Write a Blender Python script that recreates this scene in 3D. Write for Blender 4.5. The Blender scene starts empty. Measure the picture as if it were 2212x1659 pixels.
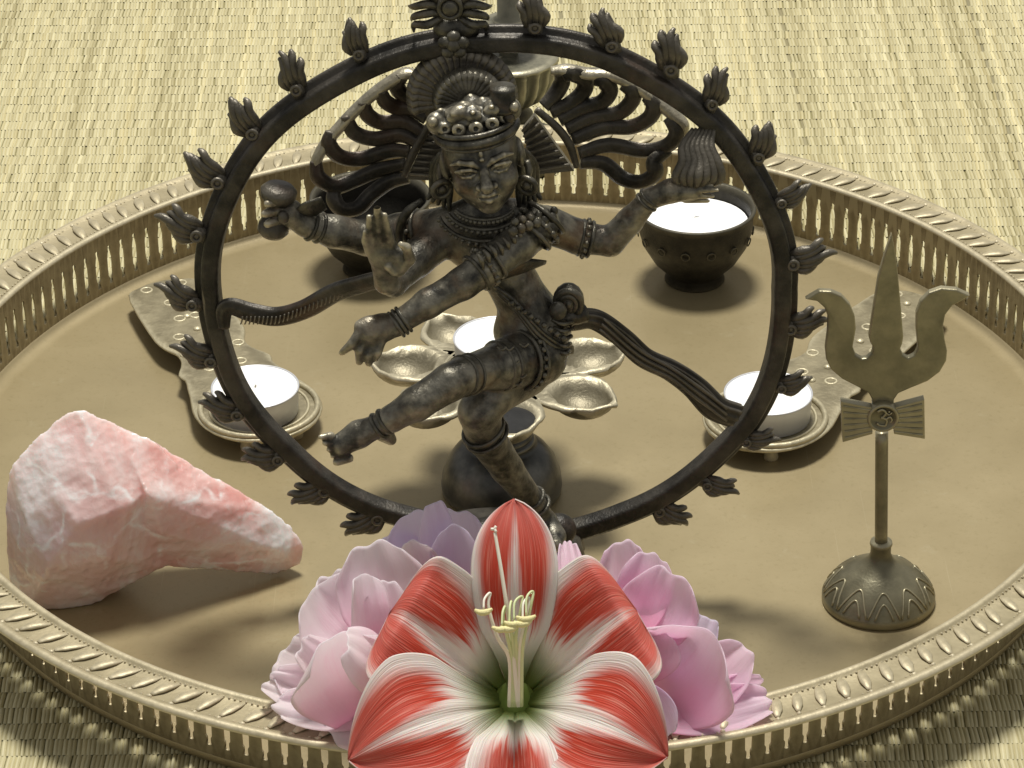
import bpy, bmesh, math, random
import numpy as np
from mathutils import Matrix, Vector
random.seed(7); RNG = np.random.default_rng(7)
S = 0.01                                   # everything below is written in centimetres
sc = bpy.context.scene
COL = sc.collection

# ------------------------------------------------------------------ camera
PITCH, ROLL, DIST = math.radians(29.82), math.radians(-0.75), 153.58
FPX = 13000 * 2212 / 4032                  # focal length in pixels of a 2212 px wide picture
FW = np.array([0, math.cos(PITCH), -math.sin(PITCH)])
_r = np.array([1., 0, 0]); _u = np.array([0, math.sin(PITCH), math.cos(PITCH)])
RT = _r * math.cos(ROLL) + _u * math.sin(ROLL); UP = -_r * math.sin(ROLL) + _u * math.cos(ROLL)
CAM = np.array([0.01, 6.70, 0]) - DIST * FW
cd = bpy.data.cameras.new('camera'); cam = bpy.data.objects.new('camera', cd); COL.objects.link(cam)
cd.sensor_width = 36; cd.lens = 36 * 13000 / 4032; cd.clip_start = 0.05; cd.clip_end = 50
cam.matrix_world = Matrix(((RT[0], UP[0], -FW[0], CAM[0]*S), (RT[1], UP[1], -FW[1], CAM[1]*S), (RT[2], UP[2], -FW[2], CAM[2]*S), (0, 0, 0, 1)))
sc.camera = cam
# ------------------------------------------------------------------ world, lamp, exposure
w = bpy.data.worlds.new('World'); sc.world = w; w.use_nodes = True
bg = w.node_tree.nodes['Background']; bg.inputs[0].default_value = (1.0, 0.985, 0.97, 1); bg.inputs[1].default_value = 0.36
ld = bpy.data.lights.new('ceiling_lamp', 'AREA'); ld.shape = 'DISK'; ld.size = 0.46; ld.energy = 59; ld.color = (1, 0.965, 0.9)
lo = bpy.data.objects.new('ceiling_lamp', ld); COL.objects.link(lo)
lo.location = (0.02, 0.48, 2.1)
lo.rotation_euler = (Vector((0, 0, 0)) - Vector(lo.location)).to_track_quat('-Z', 'Y').to_euler()
sc.view_settings.view_transform = 'Standard'; sc.view_settings.look = 'None'; sc.view_settings.gamma = 1
sc.view_settings.exposure = 0.0; sc.view_settings.use_curve_mapping = False
sc.render.engine = 'CYCLES'

def ray(x, y): return RT*(x-1106)/FPX + UP*(829.5-y)/FPX + FW
def PZ(x, y, z=0.):                       # where the line of sight meets the level z
    d = ray(x, y); return CAM + d*(z-CAM[2])/d[2]
def PY(x, y, Y):                          # where it meets the upright plane at depth Y
    d = ray(x, y); return CAM + d*(Y-CAM[1])/d[1]

# ------------------------------------------------------------------ materials
class NT:
    def __init__(s, name):
        s.m = bpy.data.materials.new(name); s.m.use_nodes = True; s.t = s.m.node_tree
        s.b = s.t.nodes['Principled BSDF']
    def n(s, typ, **kw):
        o = s.t.nodes.new(typ)
        for k, v in kw.items(): setattr(o, k, v)
        return o
    def l(s, a, b): s.t.links.new(a, b)
    def val(s, inp, x):
        if isinstance(x, (int, float, tuple)): inp.default_value = x
        else: s.l(x, inp)
    def math(s, op, a, b=0., clamp=False):
        o = s.n('ShaderNodeMath', operation=op); o.use_clamp = clamp
        s.val(o.inputs[0], a); s.val(o.inputs[1], b); return o.outputs[0]
    def ramp(s, f, stops, interp='LINEAR'):
        o = s.n('ShaderNodeValToRGB'); o.color_ramp.interpolation = interp
        e = o.color_ramp.elements
        while len(e) < len(stops): e.new(0.5)
        for q, (p, c) in zip(e, stops):
            q.position = p; q.color = (*c, 1) if len(c) == 3 else c
        s.l(f, o.inputs[0]); return o.outputs[0]
    def noise(s, scale, detail=4, rough=.55, vec=None, dist=0.):
        o = s.n('ShaderNodeTexNoise'); o.inputs['Scale'].default_value = scale; o.inputs['Detail'].default_value = detail
        o.inputs['Roughness'].default_value = rough; o.inputs['Distortion'].default_value = dist
        if vec is None: vec = s.obj()
        s.l(vec, o.inputs['Vector']); return o.outputs['Fac']
    def obj(s):
        if not hasattr(s, '_tc'): s._tc = s.n('ShaderNodeTexCoord')
        return s._tc.outputs['Object']
    def geo(s, k): 
        if not hasattr(s, '_g'): s._g = s.n('ShaderNodeNewGeometry')
        return s._g.outputs[k]
    def mix(s, f, a, b, mode='MIX'):
        o = s.n('ShaderNodeMix', data_type='RGBA', blend_type=mode); s.val(o.inputs[0], f)
        for i, x in ((6, a), (7, b)):
            if isinstance(x, tuple): o.inputs[i].default_value = (*x, 1)
            else: s.l(x, o.inputs[i])
        return o.outputs[2]
    def smooth(s, x, a, b):
        o = s.n('ShaderNodeMapRange', interpolation_type='SMOOTHSTEP'); s.l(x, o.inputs[0])
        o.inputs[1].default_value = a; o.inputs[2].default_value = b; return o.outputs[0]
    def bump(s, h, strength, dist=.0005):
        o = s.n('ShaderNodeBump'); o.inputs['Strength'].default_value = strength; o.inputs['Distance'].default_value = dist
        s.l(h, o.inputs['Height']); s.l(o.outputs[0], s.b.inputs['Normal'])
    def set(s, **kw):
        for k, v in kw.items():
            k = k.replace('_', ' ')
            inp = s.b.inputs[k]
            if isinstance(v, (int, float)): inp.default_value = v
            elif isinstance(v, tuple): inp.default_value = (*v, 1) if len(v) == 3 and inp.type == 'RGBA' else v
            else: s.l(v, inp)
        return s.m

def metal(name, dark, mid, worn, metallic, rough, wear=(.5, .58), scale=60, bump=.25, fine=900, warm=None):
    t = NT(name)
    a = t.noise(scale, 5, .6); c = t.mix(t.smooth(a, .35, .65), dark, mid)
    if warm: c = t.mix(t.math('MULTIPLY', t.smooth(t.noise(scale*.55, 5, .65, dist=.5), .52, .70), .75), c, warm)
    p = t.math('ADD', t.geo('Pointiness'), t.math('MULTIPLY', t.math('SUBTRACT', t.noise(scale*4, 3), .5), .06))
    c = t.mix(t.math('MULTIPLY', t.smooth(p, *wear), .85), c, worn)
    c = t.mix(t.math('MULTIPLY', t.smooth(p, .47, .38), .7), c, tuple(x*.45 for x in dark))      # darker colour in the hollows of the casting
    r = t.math('ADD', t.math('MULTIPLY', t.noise(scale*2.5, 4), .25), rough-.12)
    t.bump(t.math('ADD', t.noise(fine, 3, .6), t.math('MULTIPLY', t.noise(scale*5, 4, .6), 1.2)), bump, .0004)
    return t.set(Base_Color=c, Metallic=metallic, Roughness=r)
M = {}
M['bronze'] = metal('dark_bronze', (.024, .0235, .02), (.17, .161, .13), (.60, .545, .40), .55, .36, (.49, .575), 60, .6, 900, (.15, .098, .058))
M['trim'] = metal('bronze_trim', (.02, .0195, .016), (.11, .104, .084), (.34, .31, .23), .6, .35, (.53, .70), 80, .6, 900, (.12, .085, .052))
M['ring'] = metal('ring_bronze', (.018, .017, .014), (.068, .061, .05), (.20, .18, .14), .5, .42, (.50, .62), 40, .7, 900, (.085, .052, .035))
M['lampbrass'] = metal('lamp_brass', (.19, .168, .112), (.28, .25, .17), (.52, .47, .33), .5, .48, (.5, .58), 45, .4)
M['standbrass'] = metal('stand_brass', (.10, .10, .075), (.2, .19, .14), (.45, .42, .30), .6, .42, (.5, .58), 45, .3)
M['pewter'] = metal('grey_metal', (.05, .052, .05), (.09, .09, .082), (.3, .29, .25), .75, .34, (.5, .58), 30, .2)
M['bowl'] = metal('bowl_bronze', (.010, .009, .007), (.028, .025, .018), (.10, .09, .06), .5, .45, (.5, .58), 45, .3)
M['trident'] = metal('trident_brass', (.15, .138, .088), (.225, .205, .13), (.42, .38, .25), .6, .38, (.5, .6), 35, .25)
M['plate'] = metal('plate_brass', (.20, .172, .105), (.31, .27, .17), (.62, .56, .38), .45, .45, (.5, .58), 50, .5, 500)
M['soot'] = metal('soot', (.004, .004, .004), (.008, .008, .007), (.02, .02, .02), 0, .8, (.5, .6), 60, .3)

def tray_mat():
    t = NT('tray_brass'); n = t.noise(14, 6, .6); f = t.noise(420, 3, .7)
    c = t.ramp(n, [(.3, (.335, .272, .148)), (.5, (.355, .289, .159)), (.72, (.372, .305, .172))])
    c = t.mix(t.math('MULTIPLY', t.smooth(f, .52, .75), .3), c, (.24, .195, .09))
    st = t.smooth(t.noise(48, 6, .72), .60, .74); c = t.mix(t.math('MULTIPLY', st, .30), c, (.46, .41, .27))
    dk = t.smooth(t.noise(30, 6, .7, dist=.8), .60, .78); c = t.mix(t.math('MULTIPLY', dk, .18), c, (.21, .165, .075))
    # hair scratches in two directions
    sc_ = None
    for rot, sx in ((.4, 1100), (-.7, 900)):
        mp = t.n('ShaderNodeMapping'); t.l(t.obj(), mp.inputs[0]); mp.inputs['Rotation'].default_value = (0, 0, rot); mp.inputs['Scale'].default_value = (sx, 9, 1)
        q = t.smooth(t.noise(1, 2, .5, mp.outputs[0]), .70, .80); sc_ = q if sc_ is None else t.math('MAXIMUM', sc_, q)
    c = t.mix(t.math('MULTIPLY', sc_, .28), c, (.52, .46, .30))
    t.bump(t.math('ADD', f, t.math('MULTIPLY', sc_, .6)), .15, .0003)
    r = t.math('ADD', t.math('MULTIPLY', n, .25), t.math('MULTIPLY', dk, .12))
    return t.set(Base_Color=c, Metallic=.38, Roughness=t.math('ADD', r, .26))
M['tray'] = tray_mat()
M['rim'] = metal('rim_brass', (.31, .265, .16), (.40, .345, .215), (.60, .535, .375), .35, .50, (.5, .6), 60, .25, 600)
M['wall'] = metal('wall_brass', (.19, .15, .08), (.27, .22, .125), (.42, .36, .22), .4, .42, (.5, .6), 60, .25, 600)
def simple(name, col, rough=.5, metallic=0., sss=0., bump=0, scale=300):
    t = NT(name); n = t.noise(scale, 4)
    c = t.mix(t.math('MULTIPLY', n, .5), col, tuple(x*.86 for x in col))
    if bump: t.bump(n, bump, .0006)
    m = t.set(Base_Color=c, Roughness=rough, Metallic=metallic)
    if sss:
        t.b.inputs['Subsurface Weight'].default_value = sss; t.b.inputs['Subsurface Radius'].default_value = (1, .8, .6); t.b.inputs['Subsurface Scale'].default_value = .003
    return m
M['wax'] = simple('white_wax', (.92, .92, .9), .35, 0, .3, .05, 120)
M['cup'] = simple('candle_cup', (.62, .63, .65), .35, .35)
M['powder'] = simple('white_powder', (.93, .93, .91), .9, 0, 0, .8, 900)
M['wick'] = simple('wick', (.5, .47, .4), .9)
def mat_mat():
    t = NT('rush_mat'); a = t.n('ShaderNodeVertexColor'); a.layer_name = 'tone'
    v = t.n('ShaderNodeMapping'); t.l(t.obj(), v.inputs[0]); v.inputs['Scale'].default_value = (900, 60, 300)
    f = t.noise(1, 3, .6, v.outputs[0])
    c = t.mix(t.math('MULTIPLY', f, .5), a.outputs[0], (.36, .33, .15), 'MULTIPLY')
    c = t.mix(.45, c, a.outputs[0])
    t.bump(f, .4, .0004)
    return t.set(Base_Color=c, Roughness=.55)
M['mat'] = mat_mat()
def rock_mat():
    t = NT('rose_quartz'); n = t.noise(26, 6, .62, dist=.6); n2 = t.noise(60, 5, .65, dist=.4); f = t.noise(700, 4, .7)
    c = t.ramp(n, [(.34, (.74, .40, .36)), (.46, (.80, .53, .49)), (.56, (.85, .68, .65)), (.66, (.91, .88, .87))])
    c = t.mix(t.math('MULTIPLY', t.smooth(n2, .56, .72), .6), c, (.88, .86, .85))
    sp = t.n('ShaderNodeSeparateXYZ'); t.l(t.obj(), sp.inputs[0])
    left = t.smooth(t.math('ADD', sp.outputs[0], t.math('MULTIPLY', t.math('SUBTRACT', n, .5), .08)), .015, -.035)
    c = t.mix(t.math('MULTIPLY', left, .45), c, (.80, .74, .75))
    vo = t.n('ShaderNodeTexVoronoi'); vo.inputs['Scale'].default_value = 260; t.l(t.obj(), vo.inputs['Vector'])
    v2 = t.n('ShaderNodeTexVoronoi'); v2.inputs['Scale'].default_value = 420; t.l(t.obj(), v2.inputs['Vector'])
    ve = t.n('ShaderNodeTexVoronoi', feature='DISTANCE_TO_EDGE'); ve.inputs['Scale'].default_value = 34
    wv = t.n('ShaderNodeVectorMath', operation='ADD'); t.l(t.obj(), wv.inputs[0]); ns = t.n('ShaderNodeTexNoise'); ns.inputs['Scale'].default_value = 50; t.l(t.obj(), ns.inputs['Vector'])
    sca = t.n('ShaderNodeVectorMath', operation='SCALE'); t.l(ns.outputs['Color'], sca.inputs[0]); sca.inputs['Scale'].default_value = .03; t.l(sca.outputs[0], wv.inputs[1]); t.l(wv.outputs[0], ve.inputs['Vector'])
    vein = t.smooth(ve.outputs['Distance'], .07, .0); c = t.mix(t.math('MULTIPLY', t.math('MULTIPLY', vein, t.smooth(n2, .4, .6)), .75), c, (.95, .93, .92))
    sx = t.n('ShaderNodeSeparateColor'); t.l(v2.outputs['Color'], sx.inputs[0])
    h = t.math('ADD', t.math('ADD', vo.outputs['Distance'], t.math('MULTIPLY', f, .5)), t.math('MULTIPLY', sx.outputs[0], .55))
    t.bump(h, .36, .0009)
    m = t.set(Base_Color=c, Roughness=t.math('ADD', t.math('MULTIPLY', n2, .4), .04))
    t.b.inputs['Subsurface Weight'].default_value = .65; t.b.inputs['Subsurface Radius'].default_value = (1, .68, .64); t.b.inputs['Subsurface Scale'].default_value = .012
    t.b.inputs['Coat Weight'].default_value = .5; t.b.inputs['Coat Roughness'].default_value = .15
    return m
M['rock'] = rock_mat()
def petal_mat(name, edge, mid, base):
    t = NT(name); uv = t.n('ShaderNodeUVMap'); uv.uv_map = 'uv'; s = t.n('ShaderNodeSeparateXYZ'); t.l(uv.outputs[0], s.inputs[0])
    mp = t.n('ShaderNodeMapping'); t.l(uv.outputs[0], mp.inputs[0]); mp.inputs['Scale'].default_value = (26, 2.2, 1)
    st = t.noise(1, 4, .6, mp.outputs[0]); n = t.noise(90, 4)
    v = t.math('ADD', s.outputs[1], t.math('MULTIPLY', t.math('SUBTRACT', n, .5), .3))
    c = t.ramp(v, [(.05, base), (.45, mid), (.95, edge)])
    c = t.mix(t.math('MULTIPLY', t.smooth(st, .5, .72), .18), c, base)
    t.bump(t.math('ADD', st, n), .5, .0006)
    m = t.set(Base_Color=c, Roughness=.55)
    t.b.inputs['Subsurface Weight'].default_value = .25; t.b.inputs['Subsurface Radius'].default_value = (1, .6, .7); t.b.inputs['Subsurface Scale'].default_value = .002
    t.b.inputs['Sheen Weight'].default_value = .2
    tr = t.n('ShaderNodeBsdfTranslucent'); t.l(c, tr.inputs[0]); mx = t.n('ShaderNodeMixShader'); mx.inputs[0].default_value = .6
    out = t.t.nodes['Material Output']; t.l(t.b.outputs[0], mx.inputs[1]); t.l(tr.outputs[0], mx.inputs[2]); t.l(mx.outputs[0], out.inputs[0])
    return m
M['pink_pale'] = petal_mat('pale_pink_petal', (.97, .91, .94), (.96, .82, .88), (.92, .60, .73))
M['pink_deep'] = petal_mat('deep_pink_petal', (.97, .83, .92), (.96, .72, .86), (.92, .52, .70))
M['lavender'] = petal_mat('lavender_petal', (.90, .84, .96), (.88, .78, .93), (.84, .64, .84))
def amaryllis_mat():
    t = NT('striped_petal'); uv = t.n('ShaderNodeUVMap'); uv.uv_map = 'uv'; s = t.n('ShaderNodeSeparateXYZ'); t.l(uv.outputs[0], s.inputs[0])
    u0, v = s.outputs[0], s.outputs[1]
    c0 = t.math('ABSOLUTE', t.math('MULTIPLY', t.math('SUBTRACT', u0, .5), 2.))
    mp = t.n('ShaderNodeMapping'); t.l(uv.outputs[0], mp.inputs[0]); mp.inputs['Scale'].default_value = (34, 1.6, 1)
    st = t.noise(1, 3, .6, mp.outputs[0]); st2 = t.math('SUBTRACT', st, .5)
    mp2 = t.n('ShaderNodeMapping'); t.l(uv.outputs[0], mp2.inputs[0]); mp2.inputs['Scale'].default_value = (80, 2.5, 1)
    fi = t.noise(1, 2, .5, mp2.outputs[0])
    red = t.mix(t.smooth(fi, .48, .74), (.64, .065, .028), (.82, .30, .22))
    red = t.mix(t.math('MULTIPLY', t.smooth(v, .55, 1.), .55), red, (.72, .22, .18))
    white = t.mix(t.smooth(v, .0, .35), (.70, .72, .52), (.92, .86, .81))
    # pale stripe down the middle, wide at the throat and fading before the tip
    wd = t.math('MULTIPLY', t.math('SUBTRACT', .80, v), .34)
    mid = t.smooth(t.math('ADD', t.math('SUBTRACT', c0, wd), t.math('MULTIPLY', st2, .40)), -.06, .12)
    # pale edge with ragged streaks
    ed = t.smooth(t.math('ADD', t.math('ADD', c0, t.math('MULTIPLY', st2, .22)), t.math('MULTIPLY', t.math('SUBTRACT', .45, v), .35)), .90, .62)
    foot = t.smooth(t.math('ADD', v, t.math('MULTIPLY', st2, .45)), .24, .40)
    f = t.math('MULTIPLY', t.math('MULTIPLY', mid, ed), foot)
    c = t.mix(f, white, red)
    c = t.mix(t.smooth(v, .27, .06), c, (.15, .20, .035))
    t.bump(fi, .75, .0007)
    m = t.set(Base_Color=c, Roughness=.58)
    t.b.inputs['Subsurface Weight'].default_value = .15; t.b.inputs['Subsurface Scale'].default_value = .0015
    tr = t.n('ShaderNodeBsdfTranslucent'); t.l(c, tr.inputs[0]); mx = t.n('ShaderNodeMixShader'); mx.inputs[0].default_value = .35
    out = t.t.nodes['Material Output']; t.l(t.b.outputs[0], mx.inputs[1]); t.l(tr.outputs[0], mx.inputs[2]); t.l(mx.outputs[0], out.inputs[0])
    return m
M['amaryllis'] = amaryllis_mat()
M['green'] = simple('flower_green', (.22, .30, .06), .5)
M['filament'] = simple('filament', (.62, .68, .36), .5, 0, .2)
M['anther'] = simple('anther', (.80, .72, .36), .8, 0, 0, .6, 1500)
M['pistil'] = simple('pistil', (.86, .80, .66), .5, 0, .2)

# ------------------------------------------------------------------ mesh helpers
def cr(P, n):                              # Catmull-Rom through points
    P = np.asarray(P, float); k = len(P)
    if k == 2: return P[0] + (P[1]-P[0])*np.linspace(0, 1, n)[:, None]
    Q = np.vstack([2*P[0]-P[1], P, 2*P[-1]-P[-2]]); out = []
    for t in np.linspace(0, k-1, n):
        i = min(int(t), k-2); f = t-i; a, b, c, d = Q[i:i+4]
        out.append(.5*((2*b)+(c-a)*f+(2*a-5*b+4*c-d)*f*f+(3*b-a-3*c+d)*f**3))
    return np.array(out)
class MB:
    def __init__(s): s.V = []; s.F = []; s.UV = []; s.n = 0; s.has_uv = False
    def add(s, V, F, uv=None):
        V = np.asarray(V, float).reshape(-1, 3); s.V.append(V); s.F += [tuple(int(i)+s.n for i in f) for f in F]
        s.UV.append(np.zeros((len(V), 2)) if uv is None else np.asarray(uv)); s.has_uv |= uv is not None; s.n += len(V); return s
    def grid(s, G, uv=None, closed_u=False, closed_v=False):
        a, b = G.shape[:2]; F = []
        for i in range(a if closed_u else a-1):
            for j in range(b if closed_v else b-1):
                i2, j2 = (i+1) % a, (j+1) % b
                F.append((i*b+j, i*b+j2, i2*b+j2, i2*b+j))
        return s.add(G.reshape(-1, 3), F, None if uv is None else uv.reshape(-1, 2))
    def tube(s, P, R, n=None, seg=10, flat=1., nrm=None, mod=None, cap=True):
        """swept tube; flat squashes it along nrm; mod(angle, t) scales the radius"""
        n = n or max(6, 4*len(P)); C = cr(P, n)
        R = np.atleast_1d(np.asarray(R, float)); R = np.interp(np.linspace(0, 1, n), np.linspace(0, 1, len(R)), R) if len(R) > 1 else np.full(n, R[0])
        T = np.gradient(C, axis=0); T /= np.linalg.norm(T, axis=1)[:, None]+1e-9
        if nrm is None:
            N = np.zeros_like(T); v = np.cross(T[0], [0.3, .2, 1]); v = v if np.linalg.norm(v) > 1e-3 else np.array([1., 0, 0])
            for i in range(n):
                v = v-T[i]*(v@T[i]); v = v/np.linalg.norm(v); N[i] = v
        else:
            N = np.array([np.asarray(nrm)-t*(t@np.asarray(nrm)) for t in T], float); N /= np.linalg.norm(N, axis=1)[:, None]+1e-9
        B = np.cross(T, N); A = np.linspace(0, 2*np.pi, seg, endpoint=False); G = np.zeros((n, seg, 3))
        for i in range(n):
            rr = R[i]*(np.ones(seg) if mod is None else np.array([mod(a, i/(n-1)) for a in A]))
            G[i] = C[i]+np.outer(np.cos(A)*rr, B[i])+np.outer(np.sin(A)*rr*flat, N[i])
        s.grid(G, closed_v=True)
        if cap:
            k = s.n-n*seg; s.F.append(tuple(k+j for j in range(seg))[::-1]); s.F.append(tuple(k+(n-1)*seg+j for j in range(seg)))
        return s
    def lathe(s, prof, c=(0, 0, 0), n=48, axis=None, mod=None):
        prof = np.asarray(prof, float); A = np.linspace(0, 2*np.pi, n, endpoint=False); G = np.zeros((len(prof), n, 3))
        for i, (r, z) in enumerate(prof):
            rr = r if mod is None else r*np.array([mod(a, i/(len(prof)-1)) for a in A])
            G[i, :, 0] = rr*np.cos(A); G[i, :, 1] = rr*np.sin(A); G[i, :, 2] = z
        if axis is not None:
            q = Vector((0, 0, 1)).rotation_difference(Vector(axis)).to_matrix(); G = G @ np.array(q).T
        return s.grid(G+np.asarray(c), closed_v=True)
    def ball(s, c, r, n=10, rot=None):
        r = np.broadcast_to(np.asarray(r, float), 3); th = np.linspace(0.02, np.pi-.02, n); A = np.linspace(0, 2*np.pi, 2*n, endpoint=False)
        G = np.stack([np.outer(np.sin(th), np.cos(A)), np.outer(np.sin(th), np.sin(A)), np.outer(np.cos(th), np.ones(2*n))], -1)*r
        if rot is not None: G = G @ np.asarray(rot).T
        s.grid(G[:, ::-1]+np.asarray(c), closed_v=True); return s
    def torus(s, c, R, r, axis=(0, 0, 1), n=32, seg=10, sq=(1, 1)):
        A = np.linspace(0, 2*np.pi, n, endpoint=False); B = np.linspace(0, 2*np.pi, seg, endpoint=False)
        G = np.zeros((n, seg, 3)); rr = R+r*np.cos(B)[None, :]
        G[..., 0] = rr*np.cos(A)[:, None]*sq[0]; G[..., 1] = rr*np.sin(A)[:, None]*sq[1]; G[..., 2] = r*np.sin(B)[None, :]
        q = np.array(Vector((0, 0, 1)).rotation_difference(Vector(axis)).to_matrix()); return s.grid(G @ q.T+np.asarray(c), closed_u=True, closed_v=True)
    def prism(s, poly, y0, y1):
        """outline in x,z given thickness along y (front face kept as one polygon)"""
        P = np.asarray(poly, float); k = len(P)
        V = np.vstack([np.c_[P[:, 0], np.full(k, y0), P[:, 1]], np.c_[P[:, 0], np.full(k, y1), P[:, 1]]])
        F = [tuple(range(k)), tuple(range(2*k-1, k-1, -1))]+[(i, i+k, (i+1) % k+k, (i+1) % k) for i in range(k)]
        return s.add(V, F)
    def box(s, c, h, rot=None):
        V = np.array([[x, y, z] for x in(-1, 1) for y in(-1, 1) for z in(-1, 1)])*np.asarray(h)
        if rot is not None: V = V @ np.asarray(rot).T
        return s.add(V+np.asarray(c), [(0, 1, 3, 2), (4, 6, 7, 5), (0, 4, 5, 1), (2, 3, 7, 6), (0, 2, 6, 4), (1, 5, 7, 3)])
    def mesh(s, name, origin=(0, 0, 0), smooth=True):
        me = bpy.data.meshes.new(name); V = (np.vstack(s.V)-np.asarray(origin))*S
        me.from_pydata(V.tolist(), [], s.F); me.update()
        b = bmesh.new(); b.from_mesh(me); bmesh.ops.recalc_face_normals(b, faces=b.faces); b.to_mesh(me); b.free()
        if s.has_uv:
            UV = np.vstack(s.UV); lay = me.uv_layers.new(name='uv'); li = np.zeros(len(me.loops), np.int32); me.loops.foreach_get('vertex_index', li)
            lay.data.foreach_set('uv', UV[li].astype(np.float32).ravel())
        if smooth: me.polygons.foreach_set('use_smooth', [True]*len(me.polygons))
        return me
def npmesh(name, V, F, smooth=True):       # quads from arrays
    me = bpy.data.meshes.new(name); V = np.asarray(V, np.float32)*S; F = np.asarray(F, np.int32)
    me.vertices.add(len(V)); me.vertices.foreach_set('co', V.ravel())
    me.loops.add(F.size); me.loops.foreach_set('vertex_index', F.ravel())
    me.polygons.add(len(F)); me.polygons.foreach_set('loop_start', np.arange(len(F), dtype=np.int32)*F.shape[1]); me.polygons.foreach_set('loop_total', np.full(len(F), F.shape[1], np.int32))
    me.update(); me.validate()
    if smooth: me.polygons.foreach_set('use_smooth', np.ones(len(F), bool))
    return me
def tag(o, label, cat, group=None, kind=None):
    if kind: o['kind'] = kind
    if label: o['label'] = label
    if cat: o['category'] = cat
    if group: o['group'] = group
    return o
ORG = {}
def thing(name, label, cat, origin, group=None):
    o = bpy.data.objects.new(name, None); COL.objects.link(o); o.empty_display_size = .02
    o.location = [c*S for c in origin]; ORG[o.name] = np.asarray(origin, float); return tag(o, label, cat, group)
def put(name, me, mat, parent=None, angle=None, bevel=0., solid=0., sub=0):
    o = bpy.data.objects.new(name, me); COL.objects.link(o); o.data.materials.clear(); o.data.materials.append(M[mat] if isinstance(mat, str) else mat)
    if parent is not None: o.parent = parent
    if solid:
        m = o.modifiers.new('t', 'SOLIDIFY'); m.thickness = solid*S; m.offset = 0
    if bevel:
        m = o.modifiers.new('b', 'BEVEL'); m.width = bevel*S; m.segments = 2; m.limit_method = 'ANGLE'; m.angle_limit = .6
    if sub:
        m = o.modifiers.new('s', 'SUBSURF'); m.levels = sub; m.render_levels = sub
    return o
def org(parent):
    while parent.parent is not None: parent = parent.parent
    return ORG[parent.name]
def part(name, mb, mat, parent, **kw):
    smooth = kw.pop('smooth', True)
    return put(name, mb.mesh(name, org(parent), smooth), mat, parent, **kw)

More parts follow.
